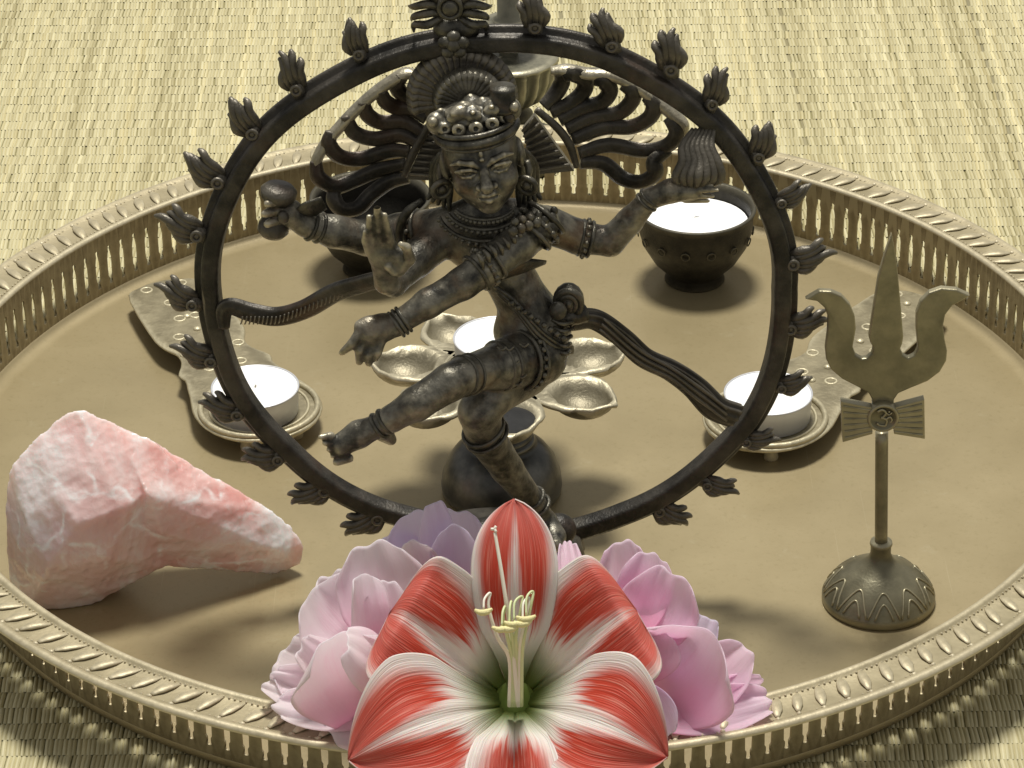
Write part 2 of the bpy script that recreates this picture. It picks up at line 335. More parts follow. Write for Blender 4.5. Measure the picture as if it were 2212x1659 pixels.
# ------------------------------------------------------------------ blended solids (distance field -> skin)
class Vol:
    def __init__(s, lo, hi, h):
        s.lo = np.asarray(lo, float); s.h = h; s.n = np.ceil((np.asarray(hi)-s.lo)/h).astype(int)+1
        s.d = np.full(s.n, 9., np.float32); s.ax = [s.lo[i]+h*np.arange(s.n[i]) for i in range(3)]
    def _sl(s, lo, hi, pad):
        a = np.clip(np.floor((np.asarray(lo)-pad-s.lo)/s.h).astype(int), 0, s.n-1); b = np.clip(np.ceil((np.asarray(hi)+pad-s.lo)/s.h).astype(int)+1, 1, s.n)
        sl = tuple(slice(x, y) for x, y in zip(a, b)); X = np.meshgrid(*[s.ax[i][sl[i]] for i in range(3)], indexing='ij')
        return sl, np.stack(X, -1)
    def comb(s, sl, e, k, sub):
        d = s.d[sl]; e = e.astype(np.float32)
        if sub:
            if k <= 0: s.d[sl] = np.maximum(d, -e); return
            h = np.clip(.5-.5*(d+e)/k, 0, 1); s.d[sl] = d*(1-h)-e*h+k*h*(1-h); return
        if k <= 0: s.d[sl] = np.minimum(d, e); return
        h = np.clip(.5+.5*(e-d)/k, 0, 1); s.d[sl] = e*(1-h)+d*h-k*h*(1-h)
    def cap(s, a, b, ra, rb=None, k=.15, sub=False, flat=None):
        rb = ra if rb is None else rb; a = np.asarray(a, float); b = np.asarray(b, float); r = max(ra, rb)
        sl, X = s._sl(np.minimum(a, b), np.maximum(a, b), r+2*k+3*s.h)
        if X.size == 0: return s
        ab = b-a; t = np.clip(((X-a)@ab)/(ab@ab+1e-9), 0, 1); v = X-(a+t[..., None]*ab)
        if flat is not None:
            nn, f = flat; nn = np.asarray(nn)/np.linalg.norm(nn); c = v@nn; v = v+c[..., None]*nn*(1/f-1)
        s.comb(sl, np.linalg.norm(v, axis=-1)-(ra+(rb-ra)*t), k, sub); return s
    def chain(s, P, R, k=.15, **kw):
        for i in range(len(P)-1): s.cap(P[i], P[i+1], R[i], R[i+1], k, **kw)
        return s
    def ell(s, c, r, k=.15, rot=None, sub=False):
        c = np.asarray(c, float); r = np.broadcast_to(np.asarray(r, float), 3); m = r.max()
        sl, X = s._sl(c-m, c+m, 2*k+3*s.h)
        if X.size == 0: return s
        q = X-c
        if rot is not None: q = q @ np.asarray(rot)
        k0 = np.linalg.norm(q/r, axis=-1); k1 = np.linalg.norm(q/r**2, axis=-1)+1e-9
        s.comb(sl, k0*(k0-1)/k1, k, sub); return s
    def skin(s, name, noise=0.):
        d = s.d; h = s.h; lo = s.lo; nx, ny, nz = d.shape; sg = d < 0
        co = [sg[i:nx-1+i, j:ny-1+j, k:nz-1+k] for i in(0, 1) for j in(0, 1) for k in(0, 1)]
        cnt = sum(c.astype(np.int8) for c in co); I = np.argwhere((cnt > 0) & (cnt < 8)); idx = np.full(cnt.shape, -1, np.int32); idx[tuple(I.T)] = np.arange(len(I))
        acc = np.zeros((len(I), 3)); num = np.zeros(len(I)); C = [(i, j, k) for i in(0, 1) for j in(0, 1) for k in(0, 1)]
        for a in C:
            for ax in range(3):
                if a[ax]: continue
                b = list(a); b[ax] = 1
                da = d[I[:, 0]+a[0], I[:, 1]+a[1], I[:, 2]+a[2]]; db = d[I[:, 0]+b[0], I[:, 1]+b[1], I[:, 2]+b[2]]
                m = (da < 0) != (db < 0); t = np.where(m, da/(da-db+1e-12), 0)
                p = np.tile(np.array(a, float), (len(I), 1)); p[:, ax] += t; acc += p*m[:, None]; num += m
        V = lo+h*(I+acc/num[:, None]); F = []
        for ax in range(3):
            o1, o2 = [(1, 2), (2, 0), (0, 1)][ax]
            A = sg[tuple(slice(0, -1) if i == ax else slice(None) for i in range(3))]; B = sg[tuple(slice(1, None) if i == ax else slice(None) for i in range(3))]
            E = np.argwhere(A != B); E = E[(E[:, o1] > 0) & (E[:, o2] > 0) & (E[:, o1] < d.shape[o1]-1) & (E[:, o2] < d.shape[o2]-1)]
            fl = A[tuple(E.T)]; q = []
            for s1, s2 in((-1, -1), (0, -1), (0, 0), (-1, 0)):
                e = E.copy(); e[:, o1] += s1; e[:, o2] += s2; q.append(idx[tuple(e.T)])
            q = np.stack(q, 1); q[~fl] = q[~fl][:, ::-1]; F.append(q)
        F = np.vstack(F); F = F[(F >= 0).all(1)]
        if (V[F[:, 0]]*np.cross(V[F[:, 1]], V[F[:, 2]])).sum() < 0: F = F[:, ::-1]
        return V, F
def skin_part(name, vol, mat, parent, smooth_it=2, warp=None):
    V, F = vol.skin(name)
    if warp is not None: V = warp(V)
    # a few rounds of neighbour averaging take the voxel steps out
    for _ in range(smooth_it):
        acc = np.zeros_like(V); n = np.zeros(len(V))
        for a in range(4):
            np.add.at(acc, F[:, a], V[F[:, (a+1) % 4]]+V[F[:, a-1]]); np.add.at(n, F[:, a], 2)
        V = V*.4+acc/n[:, None]*.6
    return put(name, npmesh(name, V-org(parent), F), mat, parent)

# ================================================================== THE SETTING: rush mat
MATZ = -0.32
def build_mat():
    g = MB(); g.add([(-160, -140, MATZ-.16), (160, -140, MATZ-.16), (160, 220, MATZ-.16), (-160, 220, MATZ-.16)], [(0, 1, 2, 3)])
    me = g.mesh('mat', smooth=False)
    ca = me.color_attributes.new('tone', 'FLOAT_COLOR', 'POINT'); ca.data.foreach_set('color', [.30, .27, .12, 1]*4)
    mat = put('floor_mat', me, 'mat'); mat['kind'] = 'structure'
    pitch, row = .185, 1.08; xs = np.arange(-42, 42, pitch); ys = np.arange(-43, 74, row)
    nx, ny = len(xs), len(ys)
    # tone of each rush runs along its length; each weave cell adds its own
    strand = RNG.normal(0, 1, (nx, 1)); band = np.convolve(RNG.normal(0, 1, nx+40), np.ones(21)/21*3, 'same')[20:20+nx, None]
    cell = RNG.normal(0, 1, (nx, ny)); k = strand*.13+cell*.065+band*.06
    gap = (RNG.random((nx, 1)) < .03)*(np.arange(ny)[None, :] % 2 == RNG.integers(0, 2, (nx, 1)))*(RNG.random((nx, ny)) < .8)
    a = np.linspace(-1, 1, 5); b = np.array([0, .14, .5, .86, 1.]); hz = np.array([.5, .85, 1, .85, .5])
    X0 = xs[:, None, None, None]; Y0 = ys[None, :, None, None]
    stag = (np.arange(ny) % 2)[None, :, None, None]*pitch*.5
    lean = (np.arange(ny) % 2*2-1)[None, :, None, None]*.02
    jit = RNG.normal(0, .018, (nx, ny, 1, 1)); jw = 1+RNG.normal(0, .1, (nx, ny, 1, 1)); jh = 1+RNG.normal(0, .14, (nx, ny, 1, 1))
    shp = (nx, ny, 5, 5)
    X = np.broadcast_to(X0+stag+jit+lean*(b[:, None]-.5)*2+a[None, :]*pitch*.53*jw, shp)
    Y = np.broadcast_to(Y0+b[:, None]*row, shp)
    Z = MATZ-.15+.15*hz[:, None]*np.sqrt(np.clip(1-(a*.97)**2, 0, 1))[None, :]*jh*np.where(gap, .25, 1.)[:, :, None, None]
    Z = np.minimum(np.broadcast_to(Z, shp), MATZ+.012)
    V = np.stack([X, Y, Z], -1).reshape(-1, 3); base = np.arange(nx*ny)[:, None]*25
    q = np.array([(i*5+j, i*5+j+1, i*5+j+6, i*5+j+5) for i in range(4) for j in range(4)])
    F = (base[:, :, None]+q[None]).reshape(-1, 4)
    me = npmesh('rush', V, F)
    t = np.clip(k, -.45, .45)[..., None]; base_c = np.array([.56, .51, .31]); c = base_c*(1+t*np.array([.75, .8, 1.0]))
    c = np.where(gap[..., None], c*.55, c); yel = (RNG.random((nx, 1, 1)) < .12); c = np.where(yel, c*np.array([1.04, 1.02, .97]), c)
    rgba = np.ones((nx, ny, 25, 4), np.float32); rgba[..., :3] = np.clip(c, .02, .9)[:, :, None, :]
    ca = me.color_attributes.new('tone', 'FLOAT_COLOR', 'POINT'); ca.data.foreach_set('color', rgba.ravel())
    o = put('rush_weave', me, 'mat', mat); o['kind'] = 'stuff'
build_mat()

# ================================================================== brass tray
RW, RI, RO, HF = 25.2, 25.29, 27.39, 3.43
def build_tray():
    T = thing('brass_tray', 'large round brass tray with a pierced gallery wall and fluted rim', 'tray', (0, 0, MATZ))
    part('tray_floor', MB().lathe([(0.01, 0), (8, 0), (16, 0), (24.4, 0), (24.9, .05), (25.12, .22), (25.2, .3), (25.26, .3), (25.3, .1), (25.2, -.2), (24.6, MATZ+.02), (0.01, MATZ+.02)], n=256), 'tray', T)
    # pierced wall: one keyhole slot per cell
    N = 192; z0, z1 = .22, HF-.02; wcell = 2*math.pi/N
    def slot():
        pts = []                                   # half outline (s across, z up), bottom to top: bead, neck, body, shoulder, bead
        def arc(cx, cz, r, a0, a1, n):
            return [(cx+r*math.cos(a), cz+r*math.sin(a)) for a in np.linspace(a0, a1, n)]
        h = arc(0, .80, .135, -math.pi/2, math.radians(50), 6)+[(.09, 1.02), (.15, 1.12), (.162, 1.6), (.155, 2.05), (.11, 2.32), (.075, 2.42)]+arc(0, 2.6, .12, math.radians(-45), math.pi/2, 5)
        return h+[(-x, z) for x, z in h[::-1][1:-1]]
    sl = np.array(slot()); m = len(sl); W = wcell*RW; cz = 1.7
    out = []
    for x, z in sl:
        dx, dz = x, (z-cz); ex, ez = W/2, ((z1-cz) if dz > 0 else (cz-z0))
        # push each point out to the cell's border
        k = min(ex/abs(dx) if abs(dx) > 1e-6 else 1e9, ez/abs(dz) if abs(dz) > 1e-6 else 1e9); out.append((dx*k, cz+dz*k))
    out = np.array(out); cor = [(W/2, z0), (W/2, z1), (-W/2, z1), (-W/2, z0)]
    for c in cor: out[np.argmin(((out-np.array(c))**2).sum(1))] = c
    V = []; F = []
    for i in range(N):
        t0 = i*wcell; b = len(V)
        for R in (RW, RW+.09):
            for P in (sl, out):
                for x, z in P: V.append((R*math.cos(t0+x/RW), R*math.sin(t0+x/RW), z))
        for j in range(m):
            j2 = (j+1) % m
            F += [(b+j, b+j2, b+m+j2, b+m+j), (b+2*m+j2, b+2*m+j, b+3*m+j, b+3*m+j2), (b+j2, b+j, b+2*m+j, b+2*m+j2)]
    part('gallery_wall', MB().add(V, F), 'wall', T, smooth=False)
    # flange: bead inside, flat field, rolled edge outside
    prof = [(RW+.0, HF-.03), (RW-.02, HF+.05), (RI-.02, HF+.14), (RI+.1, HF+.17), (RI+.22, HF+.12), (RI+.3, HF+.04), (RI+.4, HF+.02), (RO-.55, HF+.03), (RO-.42, HF+.07), (RO-.3, HF+.13), (RO-.14, HF+.14), (RO-.02, HF+.05), (RO, HF-.05), (RO-.1, HF-.14), (RO-.3, HF-.06), (RO-.6, HF-.04), (RW+.1, HF-.06), (RW+.0, HF-.03)]
    fl = part('rim_flange', MB().lathe(prof, n=320), 'rim', T)
    # fluted commas hammered up out of the flange, and a pearl between each
    g = MB().tube([(-.30, -.75, .0), (-.12, -.35, .07), (.08, .1, .09), (.24, .52, .05)], [.06, .21, .24, .09], n=11, seg=10, flat=.42, nrm=(0, 0, 1)).ball((.26, .66, .03), (.11, .11, .1), 6)
    gm = g.mesh('flute'); pm = MB().ball((0, 0, 0), (.07, .07, .07), 5).mesh('pearl')
    n = 164
    for i in range(n):
        a = 2*math.pi*i/n; R = (RI+RO)/2-.05
        a += random.gauss(0, .0022)
        o = put('flute', gm, 'rim', fl); o.matrix_local = Matrix.Translation(Vector((R*math.cos(a), R*math.sin(a), HF+.02-MATZ))*S) @ Matrix.Rotation(a-math.pi/2+random.gauss(0, .06), 4, 'Z') @ Matrix.Diagonal((random.uniform(.88, 1.1), random.uniform(.93, 1.05), random.uniform(.75, 1.1), 1))
    pb = MB(); 
    for i in range(n):
        for k, rr in((.38, .6), (.62, .58)):
            a = 2*math.pi*(i+k)/n; R = (RI+RO)/2+rr; pb.ball((R*math.cos(a), R*math.sin(a), HF+.05), .06, 4)
        for k in (0, .25, .5, .75):
            a = 2*math.pi*(i+k)/n; pb.ball(((RI+.34)*math.cos(a), (RI+.34)*math.sin(a), HF+.06), .055, 4)
    o = part('pearl_border', pb, 'rim', fl); o['kind'] = 'stuff'
build_tray()

# ================================================================== dancing bronze figure
YS = -10.5; K = 1/52.3                      # depth of the ring, cm per picture unit there
def J(x, y, dy=0.): return PY(x, y, YS+dy)
def build_statue():
    base_c = PY(1070, 1131, YS); zp = base_c[2]
    ox = base_c[0]
    T = thing('bronze_statue', 'dark bronze four-armed dancing figure inside a ring of flames', 'statue', (ox, YS, 0))
    # --- pedestal: double lotus, oval
    mod = lambda a, t: 1+.05*abs(math.sin(8*a))*(1 if .15 < t < .85 else 0)
    pd = MB().lathe([(0.01, 0), (3.9, 0), (4.0, .15), (3.9, .4), (3.3, .62), (3.5, .75), (3.75, 1.0), (3.3, 1.3), (2.9, 1.45), (3.3, 1.65), (3.6, 1.95), (3.4, zp-.35), (3.1, zp-.15), (0.01, zp-.12)], n=96, mod=mod)
    pd.V[0][:, 1] *= .62; pd.V[0] += np.array([ox, YS-.4, 0]); part('pedestal', pd, 'ring', T)
    # --- the fallen dwarf under the foot
    v = Vol((ox-4, YS-3.6, zp-.8), (ox+5, YS+1.8, zp+2), .09)
    A = lambda x, y, z: (ox+x, YS+y, zp+z)
    v.ell(A(.2, -1.2, .35), (2.0, .8, .6)).ell(A(2.6, -1.4, .55), (.75, .7, .7), .2).cap(A(-1.5, -1.2, .3), A(-3.0, -1.6, .1), .5, .3).cap(A(1.4, -1.7, .3), A(2.0, -2.5, 0), .3, .22).cap(A(-1.2, -1.7, .3), A(-2.2, -2.6, 0), .4, .25)
    v.ell(A(2.6, -2.1, .5), (.2, .15, .2), .1)
    skin_part('dwarf', v, 'ring', T)
    # --- ring
    xl = PY(449, 604, YS)[0]; xr = PY(1691, 604, YS)[0]; R = (xr-xl)/2; cx = (xr+xl)/2
    zt = PY(1080, 84, YS)[2]; Rz = (zt-zp)/2; cz = (zt+zp)/2
    prof = np.array([(-.40, -.42), (-.30, -.5), (.20, -.5), (.28, -.42), (.30, -.12), (.52, -.06), (.58, .02), (.56, .22), (.3, .32), (-.38, .34), (-.50, .1)])
    n = 200; G = np.zeros((n, len(prof), 3))
    for i in range(n):
        a = 2*math.pi*i/n
        wob = 1+.004*math.sin(5*a+1)+.003*math.sin(11*a)+np.interp(math.degrees(a), [0, 220, 244, 255, 270, 285, 295, 310, 328, 345, 360], [0, 0, .026, .03, .055, .07, .06, .06, .06, .028, 0])
        G[i, :, 0] = cx+(R*wob+prof[:, 0])*math.cos(a); G[i, :, 2] = cz+(Rz*wob+prof[:, 0])*math.sin(a); G[i, :, 1] = YS+prof[:, 1]
    ring = part('flame_ring', MB().grid(G, closed_u=True, closed_v=True), 'ring', T, bevel=.05)
    # --- flames: one mesh, placed one by one
    fms = []
    for var in range(3):
      f = MB(); vr = np.random.default_rng(var+3)
      for k in range(-2, 3):
        ln = (.98, 1.22, 1.30, 1.18, .86)[k+2]*vr.uniform(.86, 1.1); x0 = .13*k; x1 = .145*k+vr.normal(0, .025); sw = .10*math.sin(k*1.7+1+var)
        f.tube([(x0, .0, -.05), (x0*1.35+.05, -.16+.03*abs(k), ln*.32), (x1+.02, -.17+.03*abs(k), ln*.62), (x1-.05+sw, -.06, ln*.86), (x1+.03+sw*1.6, .05, ln)], [.11, .15*vr.uniform(.9, 1.15), .15, .125, .06], n=12, seg=8)
        if k < 2: f.tube([(x0+.1, .08, .1), (x1+.1, .02, ln*.6), (x1+.06+sw, .08, ln*.95)], [.08, .10, .03], n=8, seg=7)
      f.ball((0, .08, .42), (.36, .16, .5), 8)
      f.tube([(0, .02, -.4), (0, .0, .1)], [.27, .30], n=4, seg=10, flat=.7, nrm=(0, 1, 0))
      fms.append(f.mesh('flame'))
    bm_ = MB().torus((0, -.34, -.02), .15, .065, (0, 1, 0), 18, 8).ball((0, -.30, -.02), (.12, .06, .12), 6).mesh('boss')
    FL = [((775, 110), (755, 38)), ((640, 185), (613, 113)), ((545, 280), (498, 212)), ((470, 385), (398, 330)), ((425, 500), (348, 462)), ((415, 650), (343, 610)), ((455, 772), (375, 742)), ((512, 887), (430, 862)), ((600, 985), (520, 985)), ((700, 1052), (625, 1082)), ((815, 1112), (742, 1150)),
          ((1155, 52), (1150, -20)), ((1320, 92), (1292, 18)), ((1448, 142), (1446, 65)), ((1538, 217), (1562, 148)), ((1638, 332), (1662, 263)), ((1688, 432), (1752, 398)), ((1713, 562), (1795, 540)), ((1708, 702), (1786, 685)), ((1688, 832), (1755, 815)), ((1612, 948), (1682, 945)), ((1528, 1042), (1596, 1060)), ((1425, 1097), (1492, 1130))]
    for (b, t) in FL:
        B = J(*b, .0); Q = J(*t, .0); d = Q-B; L = np.linalg.norm(d); d /= L
        sgn = 1 if b[0] > 1070 else -1
        Z = Vector(d); Yv = Vector((0, 1, 0)); Yv = (Yv-Z*Yv.dot(Z)).normalized(); X = Yv.cross(Z)*1
        k = L/1.28*random.uniform(.96, 1.06)
        mt = Matrix((X*sgn, Yv, Z)).transposed().to_4x4(); mt = Matrix.Translation(Vector((B-org(T)))*S) @ mt @ Matrix.Diagonal((k*random.uniform(.9, 1.05), k, k, 1))
        o = put('flame', random.choice(fms), 'ring', ring); o.matrix_local = mt
        o2 = put('boss', bm_, 'ring', ring); o2.matrix_local = mt
    # --- crest on top of the ring
    c = J(972, 17, -.35); cr_ = MB().torus(c, .42, .11, (0, 1, 0), 24, 8).ball(c, (.34, .22, .34), 8).torus(c+np.array([0, -.1, 0]), .22, .06, (0, 1, 0), 18, 6)
    for s_ in (-1, 1):
        for k, (y0, y1, y2) in enumerate([(-16, -30, -34), (0, -8, -4), (16, 12, 26), (32, 36, 52)]):
            x0 = 972+s_*18; cr_.tube([J(x0, 17+y0*.6, -.1), J(x0+s_*30, 17+y1, -.35), J(x0+s_*58, 17+y2*.7, -.3), J(x0+s_*78+s_*(-6*k), 17+y2, 0)], [.14, .19, .15, .04], n=12, seg=8)
    cr_.ball(J(985, 62, -.1), (.9, .35, .5), 8)
    part('ring_crest', cr_, 'trim', T)

    # --- body, one continuous skin
    r = lambda p: p*K
    v = Vol((J(540, 460, 0)[0], YS-8.6, zp-.6), (J(1580, 410, 0)[0], YS+1.6, J(1046, 400, -3)[2]+.6), .075)
    # torso
    v.ell(J(1045, 505, -1.6), (1.75, 1.15, 1.65), .3).ell(J(1120, 478, -1.4), (1.2, .95, .9), .35).ell(J(975, 492, -1.4), (1.15, .95, .9), .35)
    v.cap(J(1065, 540, -1.6), J(1108, 610, -1.6), 1.15, .92, .4).cap(J(1108, 610, -1.6), J(1150, 690, -1.7), .92, 1.25, .4)
    v.ell(J(1150, 715, -1.8), (1.55, 1.25, 1.15), .4)
    v.cap(J(1048, 470, -1.5), J(1046, 420, -1.6), .72, .62, .3)
    # drum arm (behind, to the left)
    v.chain([J(935, 492, -1.0), J(865, 500, -.5), J(795, 514, -.5), J(720, 500, -.9), J(662, 484, -1.1)], [r(40), r(37), r(36), r(33), r(27)], .2)
    v.chain([J(662, 484, -1.1), J(625, 460, -1.2), J(600, 452, -1.3)], [r(26), r(28), r(24)], .15)
    for q, w_ in (((612, 432), (578, 440)), ((605, 452), (572, 462)), ((606, 472), (578, 484))): v.cap(J(*q, -1.6), J(*w_, -1.9), r(12), r(9), .05)
    # open-palm arm
    v.chain([J(945, 520, -1.7), J(900, 560, -2.6), J(850, 612, -4.2), J(836, 612, -5.0)], [r(42), r(36), r(26), r(22)], .2)
    pal = lambda x, y, d=-5.5: J(x, y, d)
    v.cap(pal(834, 612, -5.0), pal(836, 560, -5.4), r(24), r(34), .2, flat=((0, 1, .2), .55)).cap(pal(828, 552), pal(858, 560), r(30), r(30), .2, flat=((0, 1, .2), .55))
    for b_, m_, t_, rr in (((800, 545), (790, 520), (787, 500), 9), ((812, 540), (800, 500), (797, 468), 11), ((828, 535), (818, 490), (814, 444), 12), ((845, 535), (836, 500), (831, 464), 11)):
        v.chain([pal(*b_), pal(*m_, -5.7), pal(*t_, -5.9)], [r(rr+2), r(rr), r(rr-5)], .05)
    v.chain([pal(862, 585), pal(886, 560, -5.8), pal(878, 535, -6.1), pal(866, 528, -6.2)], [r(13), r(12), r(10), r(7)], .05)
    v.cap(pal(840, 575, -5.75), pal(852, 590, -5.75), r(10), r(8), .04)
    # trailing arm swung across the body
    v.chain([J(1165, 488, -1.9), J(1120, 525, -3.0), J(1045, 580, -4.2), J(1000, 612, -4.6), J(925, 655, -5.0), J(856, 700, -5.4)], [r(42), r(38), r(36), r(32), r(29), r(24)], .22)
    v.chain([J(856, 700, -5.4), J(826, 708, -5.6), J(798, 715, -5.8)], [r(24), r(28), r(30)], .15)
    v.cap(J(800, 700, -5.8), J(778, 705, -5.9), r(17), r(13), .12)
    for a_, b_, c_, rr in (((785, 712), (762, 742), (738, 762), 11), ((790, 728), (778, 755), (776, 782), 12), ((805, 738), (795, 765), (797, 785), 12), ((820, 738), (815, 762), (812, 776), 10)):
        v.chain([J(*a_, -6.0), J(*b_, -6.2), J(*c_, -6.1)], [r(rr+3), r(rr), r(rr-4)], .05)
    # arm with the fire
    v.chain([J(1180, 485, -1.2), J(1250, 512, -.9), J(1318, 522, -.9)], [r(40), r(35), r(30)], .2)
    v.chain([J(1318, 522, -.9), J(1360, 478, -1.0), J(1402, 430, -1.1)], [r(31), r(28), r(22)], .12)
    v.chain([J(1402, 430, -1.1), J(1450, 412, -1.2), J(1492, 412, -1.2)], [r(22), r(25), r(20)], .12)
    for y1, y2, dy in ((402, 398, -1.5), (412, 410, -1.7), (422, 424, -1.5), (430, 434, -1.2)): v.cap(J(1480, y1, -1.2), J(1552-abs(y2-412), y2, dy), r(9), r(5), .04)
    # lifted leg
    v.chain([J(1160, 768, -2.4), J(1085, 788, -4.0), J(1000, 812, -5.6)], [r(64), r(48), r(38)], .25)
    v.chain([J(1000, 812, -5.6), J(972, 826, -6.0), J(900, 872, -6.5), J(845, 905, -6.6), J(812, 922, -6.6)], [r(39), r(38), r(35), r(27), r(22)], .15)
    v.chain([J(812, 922, -6.6), J(775, 938, -6.8), J(735, 962, -7.0)], [r(24), r(28), r(24)], .15).cap(J(830, 935, -6.3), J(845, 950, -6.1), r(20), r(12), .15)
    for i in range(5):
        a_ = (715+10*i, 942+12*i); b_ = (693+8.5*i, 944+13.5*i); v.cap(J(*a_, -7.1), J(*b_, -7.3), r(9.5), r(6.5 if i < 4 else 9), .03)
    # standing leg
    v.chain([J(1130, 800, -2.2), J(1060, 850, -3.8), J(1034, 890, -4.4)], [r(58), r(48), r(42)], .22)
    v.chain([J(1034, 890, -4.4), J(1050, 945, -3.7), J(1095, 1012, -2.9), J(1150, 1085, -2.2), J(1178, 1130, -1.9)], [r(42), r(41), r(34), r(27), r(25)], .15)
    v.chain([J(1178, 1130, -1.9), J(1196, 1160, -2.6), J(1200, 1178, -3.4)], [r(28), r(26), r(16)], .15)
    skin_part('body', v, 'bronze', T, 2)

    # --- bands, bracelets, straps
    def band(name, a, b, R, t, dyn=6, mat='trim', beads=0, rings=2):
        a = np.asarray(a); b = np.asarray(b); ax = (b-a)/np.linalg.norm(b-a); m = MB()
        for q in np.linspace(0, 1, rings): m.torus(a+(b-a)*q, R, t, ax, 28, 8)
        if beads:
            q = np.array(Vector((0, 0, 1)).rotation_difference(Vector(ax)).to_matrix())
            for i in range(beads):
                th = 2*math.pi*i/beads; m.ball((a+b)/2+q @ np.array([math.cos(th)*(R+t*.6), math.sin(th)*(R+t*.6), 0]), t*1.25, 6)
        part(name, m, mat, T)
    band('bracelet', J(872, 690, -5.3), J(856, 701, -5.4), r(27), .08, rings=3)
    band('bracelet', J(690, 492, -1.0), J(672, 487, -1.1), r(30), .08, rings=2)
    band('bracelet', J(1396, 437, -1.1), J(1404, 428, -1.1), r(23), .07, rings=2)
    band('armlet', J(1255, 513, -.9), J(1275, 517, -.9), r(36), .08, rings=2, beads=14)
    band('armlet', J(1180, 470, -2.3), J(1150, 505, -2.7), r(44), .10, rings=3, beads=14)
    band('armlet', J(1066, 564, -4.0), J(1030, 590, -4.4), r(38), .09, rings=3, beads=16)
    band('armlet', J(905, 495, -.8), J(890, 497, -.7), r(39), .09, rings=2, beads=12)
    band('anklet', J(832, 911, -6.6), J(818, 920, -6.6), r(26), .085, rings=2)
    band('anklet', J(1146, 1078, -2.2), J(1158, 1094, -2.1), r(31), .09, rings=2)
    band('knee_band', J(1016, 808, -5.3), J(1000, 812, -5.6), r(41), .06, rings=2)
    band('knee_band', J(1044, 928, -3.9), J(1052, 940, -3.8), r(45), .09, rings=2)
    band('thigh_band', J(1078, 790, -4.1), J(1094, 785, -3.85), r(50), .08, rings=2)
    band('thigh_band', J(1122, 778, -3.2), J(1138, 774, -2.9), r(61), .09, rings=2, beads=22)
    # pattern stamped on the short breeches
    st = MB()
    for (x, y) in ((1100, 752), (1112, 782), (1096, 806), (1132, 745), (1128, 812), (1118, 828), (1084, 752)):
        c = J(x, y, -4.9 if x < 1110 else -4.6)
        st.tube([c+np.array([-.18, 0, .06]), c+np.array([0, -.05, -.05]), c+np.array([.18, 0, .06])], [.03, .05, .03], n=7, seg=6)
    part('breeches_pattern', st, 'trim', T)
    # sculpted armlet leaf and hanging sleeve
    st = MB().tube([J(1000, 615, -4.0), J(1070, 590, -3.6), J(1130, 575, -2.8), J(1178, 567, -2.2)], [.15, .5, .42, .12], n=18, seg=12, flat=.5, nrm=(0, 1, .3))
    part('sleeve', st, 'trim', T)
    lf = MB()
    for i in range(7):
        x = 1030+i*14; lf.tube([J(x, 548-i*9, -5.0+.28*i), J(x+10, 562-i*9, -5.15+.28*i), J(x+14, 582-i*10, -5.05+.28*i)], [.05, .12, .05], n=7, seg=7)
    for i in range(6):
        x = 1108+i*17; lf.ball(J(x, 500-i*6, -4.0+.25*i), (.2, .18, .22), 6).ball(J(x+4, 480-i*5, -3.7+.25*i), (.17, .16, .18), 6)
    part('shoulder_ornament', lf, 'trim', T)
    # belt: scrolling straps across the hips
    bl = MB()
    for k, off in enumerate((0, 14, 27)):
        bl.tube([J(1068+off*.3, 618+off*.6, -2.85), J(1100+off*.3, 640+off*.9, -3.05), J(1130+off*.2, 672+off, -3.2), J(1165, 712+off*.9, -3.2), J(1205, 742+off*.7, -2.9), J(1236, 750+off*.4, -2.2)], .085+.02*(k == 1), n=30, seg=8)
    for k in range(9):
        q = J(1105+14*k, 655+9.5*k, -3.3); bl.ball(q, (.13, .12, .13), 6)
    for k in range(5):
        bl.tube([J(1192+3*k, 690+17*k, -2.9), J(1215+2*k, 700+16*k, -3.05), J(1238-2*k, 694+16*k, -2.6)], .09, n=9, seg=8)
    bl.ball(J(1205, 672, -3.0), (.36, .28, .4), 8)
    part('belt', bl, 'trim', T)
    bp = MB().tube([J(1068, 575, -2.6), J(1080, 625, -2.55), J(1115, 670, -2.9), J(1165, 700, -3.1)], .06, n=24, seg=7)
    bp.tube([J(1100, 470, -2.5), J(1092, 540, -2.8), J(1085, 600, -2.75)], .06, n=16, seg=7)
    part('sacred_thread', bp, 'trim', T)
    kn = MB()                                   # rolled knot at the hip
    c = J(1228, 648, -2.2)
    for q, rr in ((0, .50), (.0, .30)): kn.torus(c+np.array([0, -.3-q, 0]), rr, .13, (.25, 1, .2), 26, 9, sq=(1, 1.25))
    kn.ball(c, (.62, .45, .75), 9).ball(c+np.array([0, -.35, 0]), (.18, .15, .22), 7)
    kn.tube([J(1210, 690, -2.3), J(1240, 682, -2.3), J(1262, 676, -2.1)], .38, n=8, seg=14, mod=lambda a, t: 1+.12*math.cos(t*24))
    part('sash_knot', kn, 'trim', T)
    ribs = lambda a, t: 1+.13*math.cos(9*a)
    sash = MB().tube([J(1235, 692, -2.0), J(1285, 690, -1.8), J(1340, 725, -1.5), J(1392, 772, -1.2), J(1450, 800, -1.0), J(1500, 835, -.8), J(1545, 880, -.7), J(1590, 898, -.55)], [.46, .44, .42, .43, .45, .5, .55, .55], n=70, seg=36, flat=.62, nrm=(0, 1, .25), mod=ribs)
    for k in range(3):
        o_ = (k-1)*11; sash.tube([J(1300+o_*.4, 700-o_, -2.35), J(1380+o_*.3, 768-o_, -1.8), J(1450, 806-o_, -1.55), J(1510+o_*.3, 850-o_, -1.4), J(1570, 896-o_*1.2, -1.1)], [.05, .08, .07, .08, .05], n=40, seg=7)
    part('sash', sash, 'ring', T)
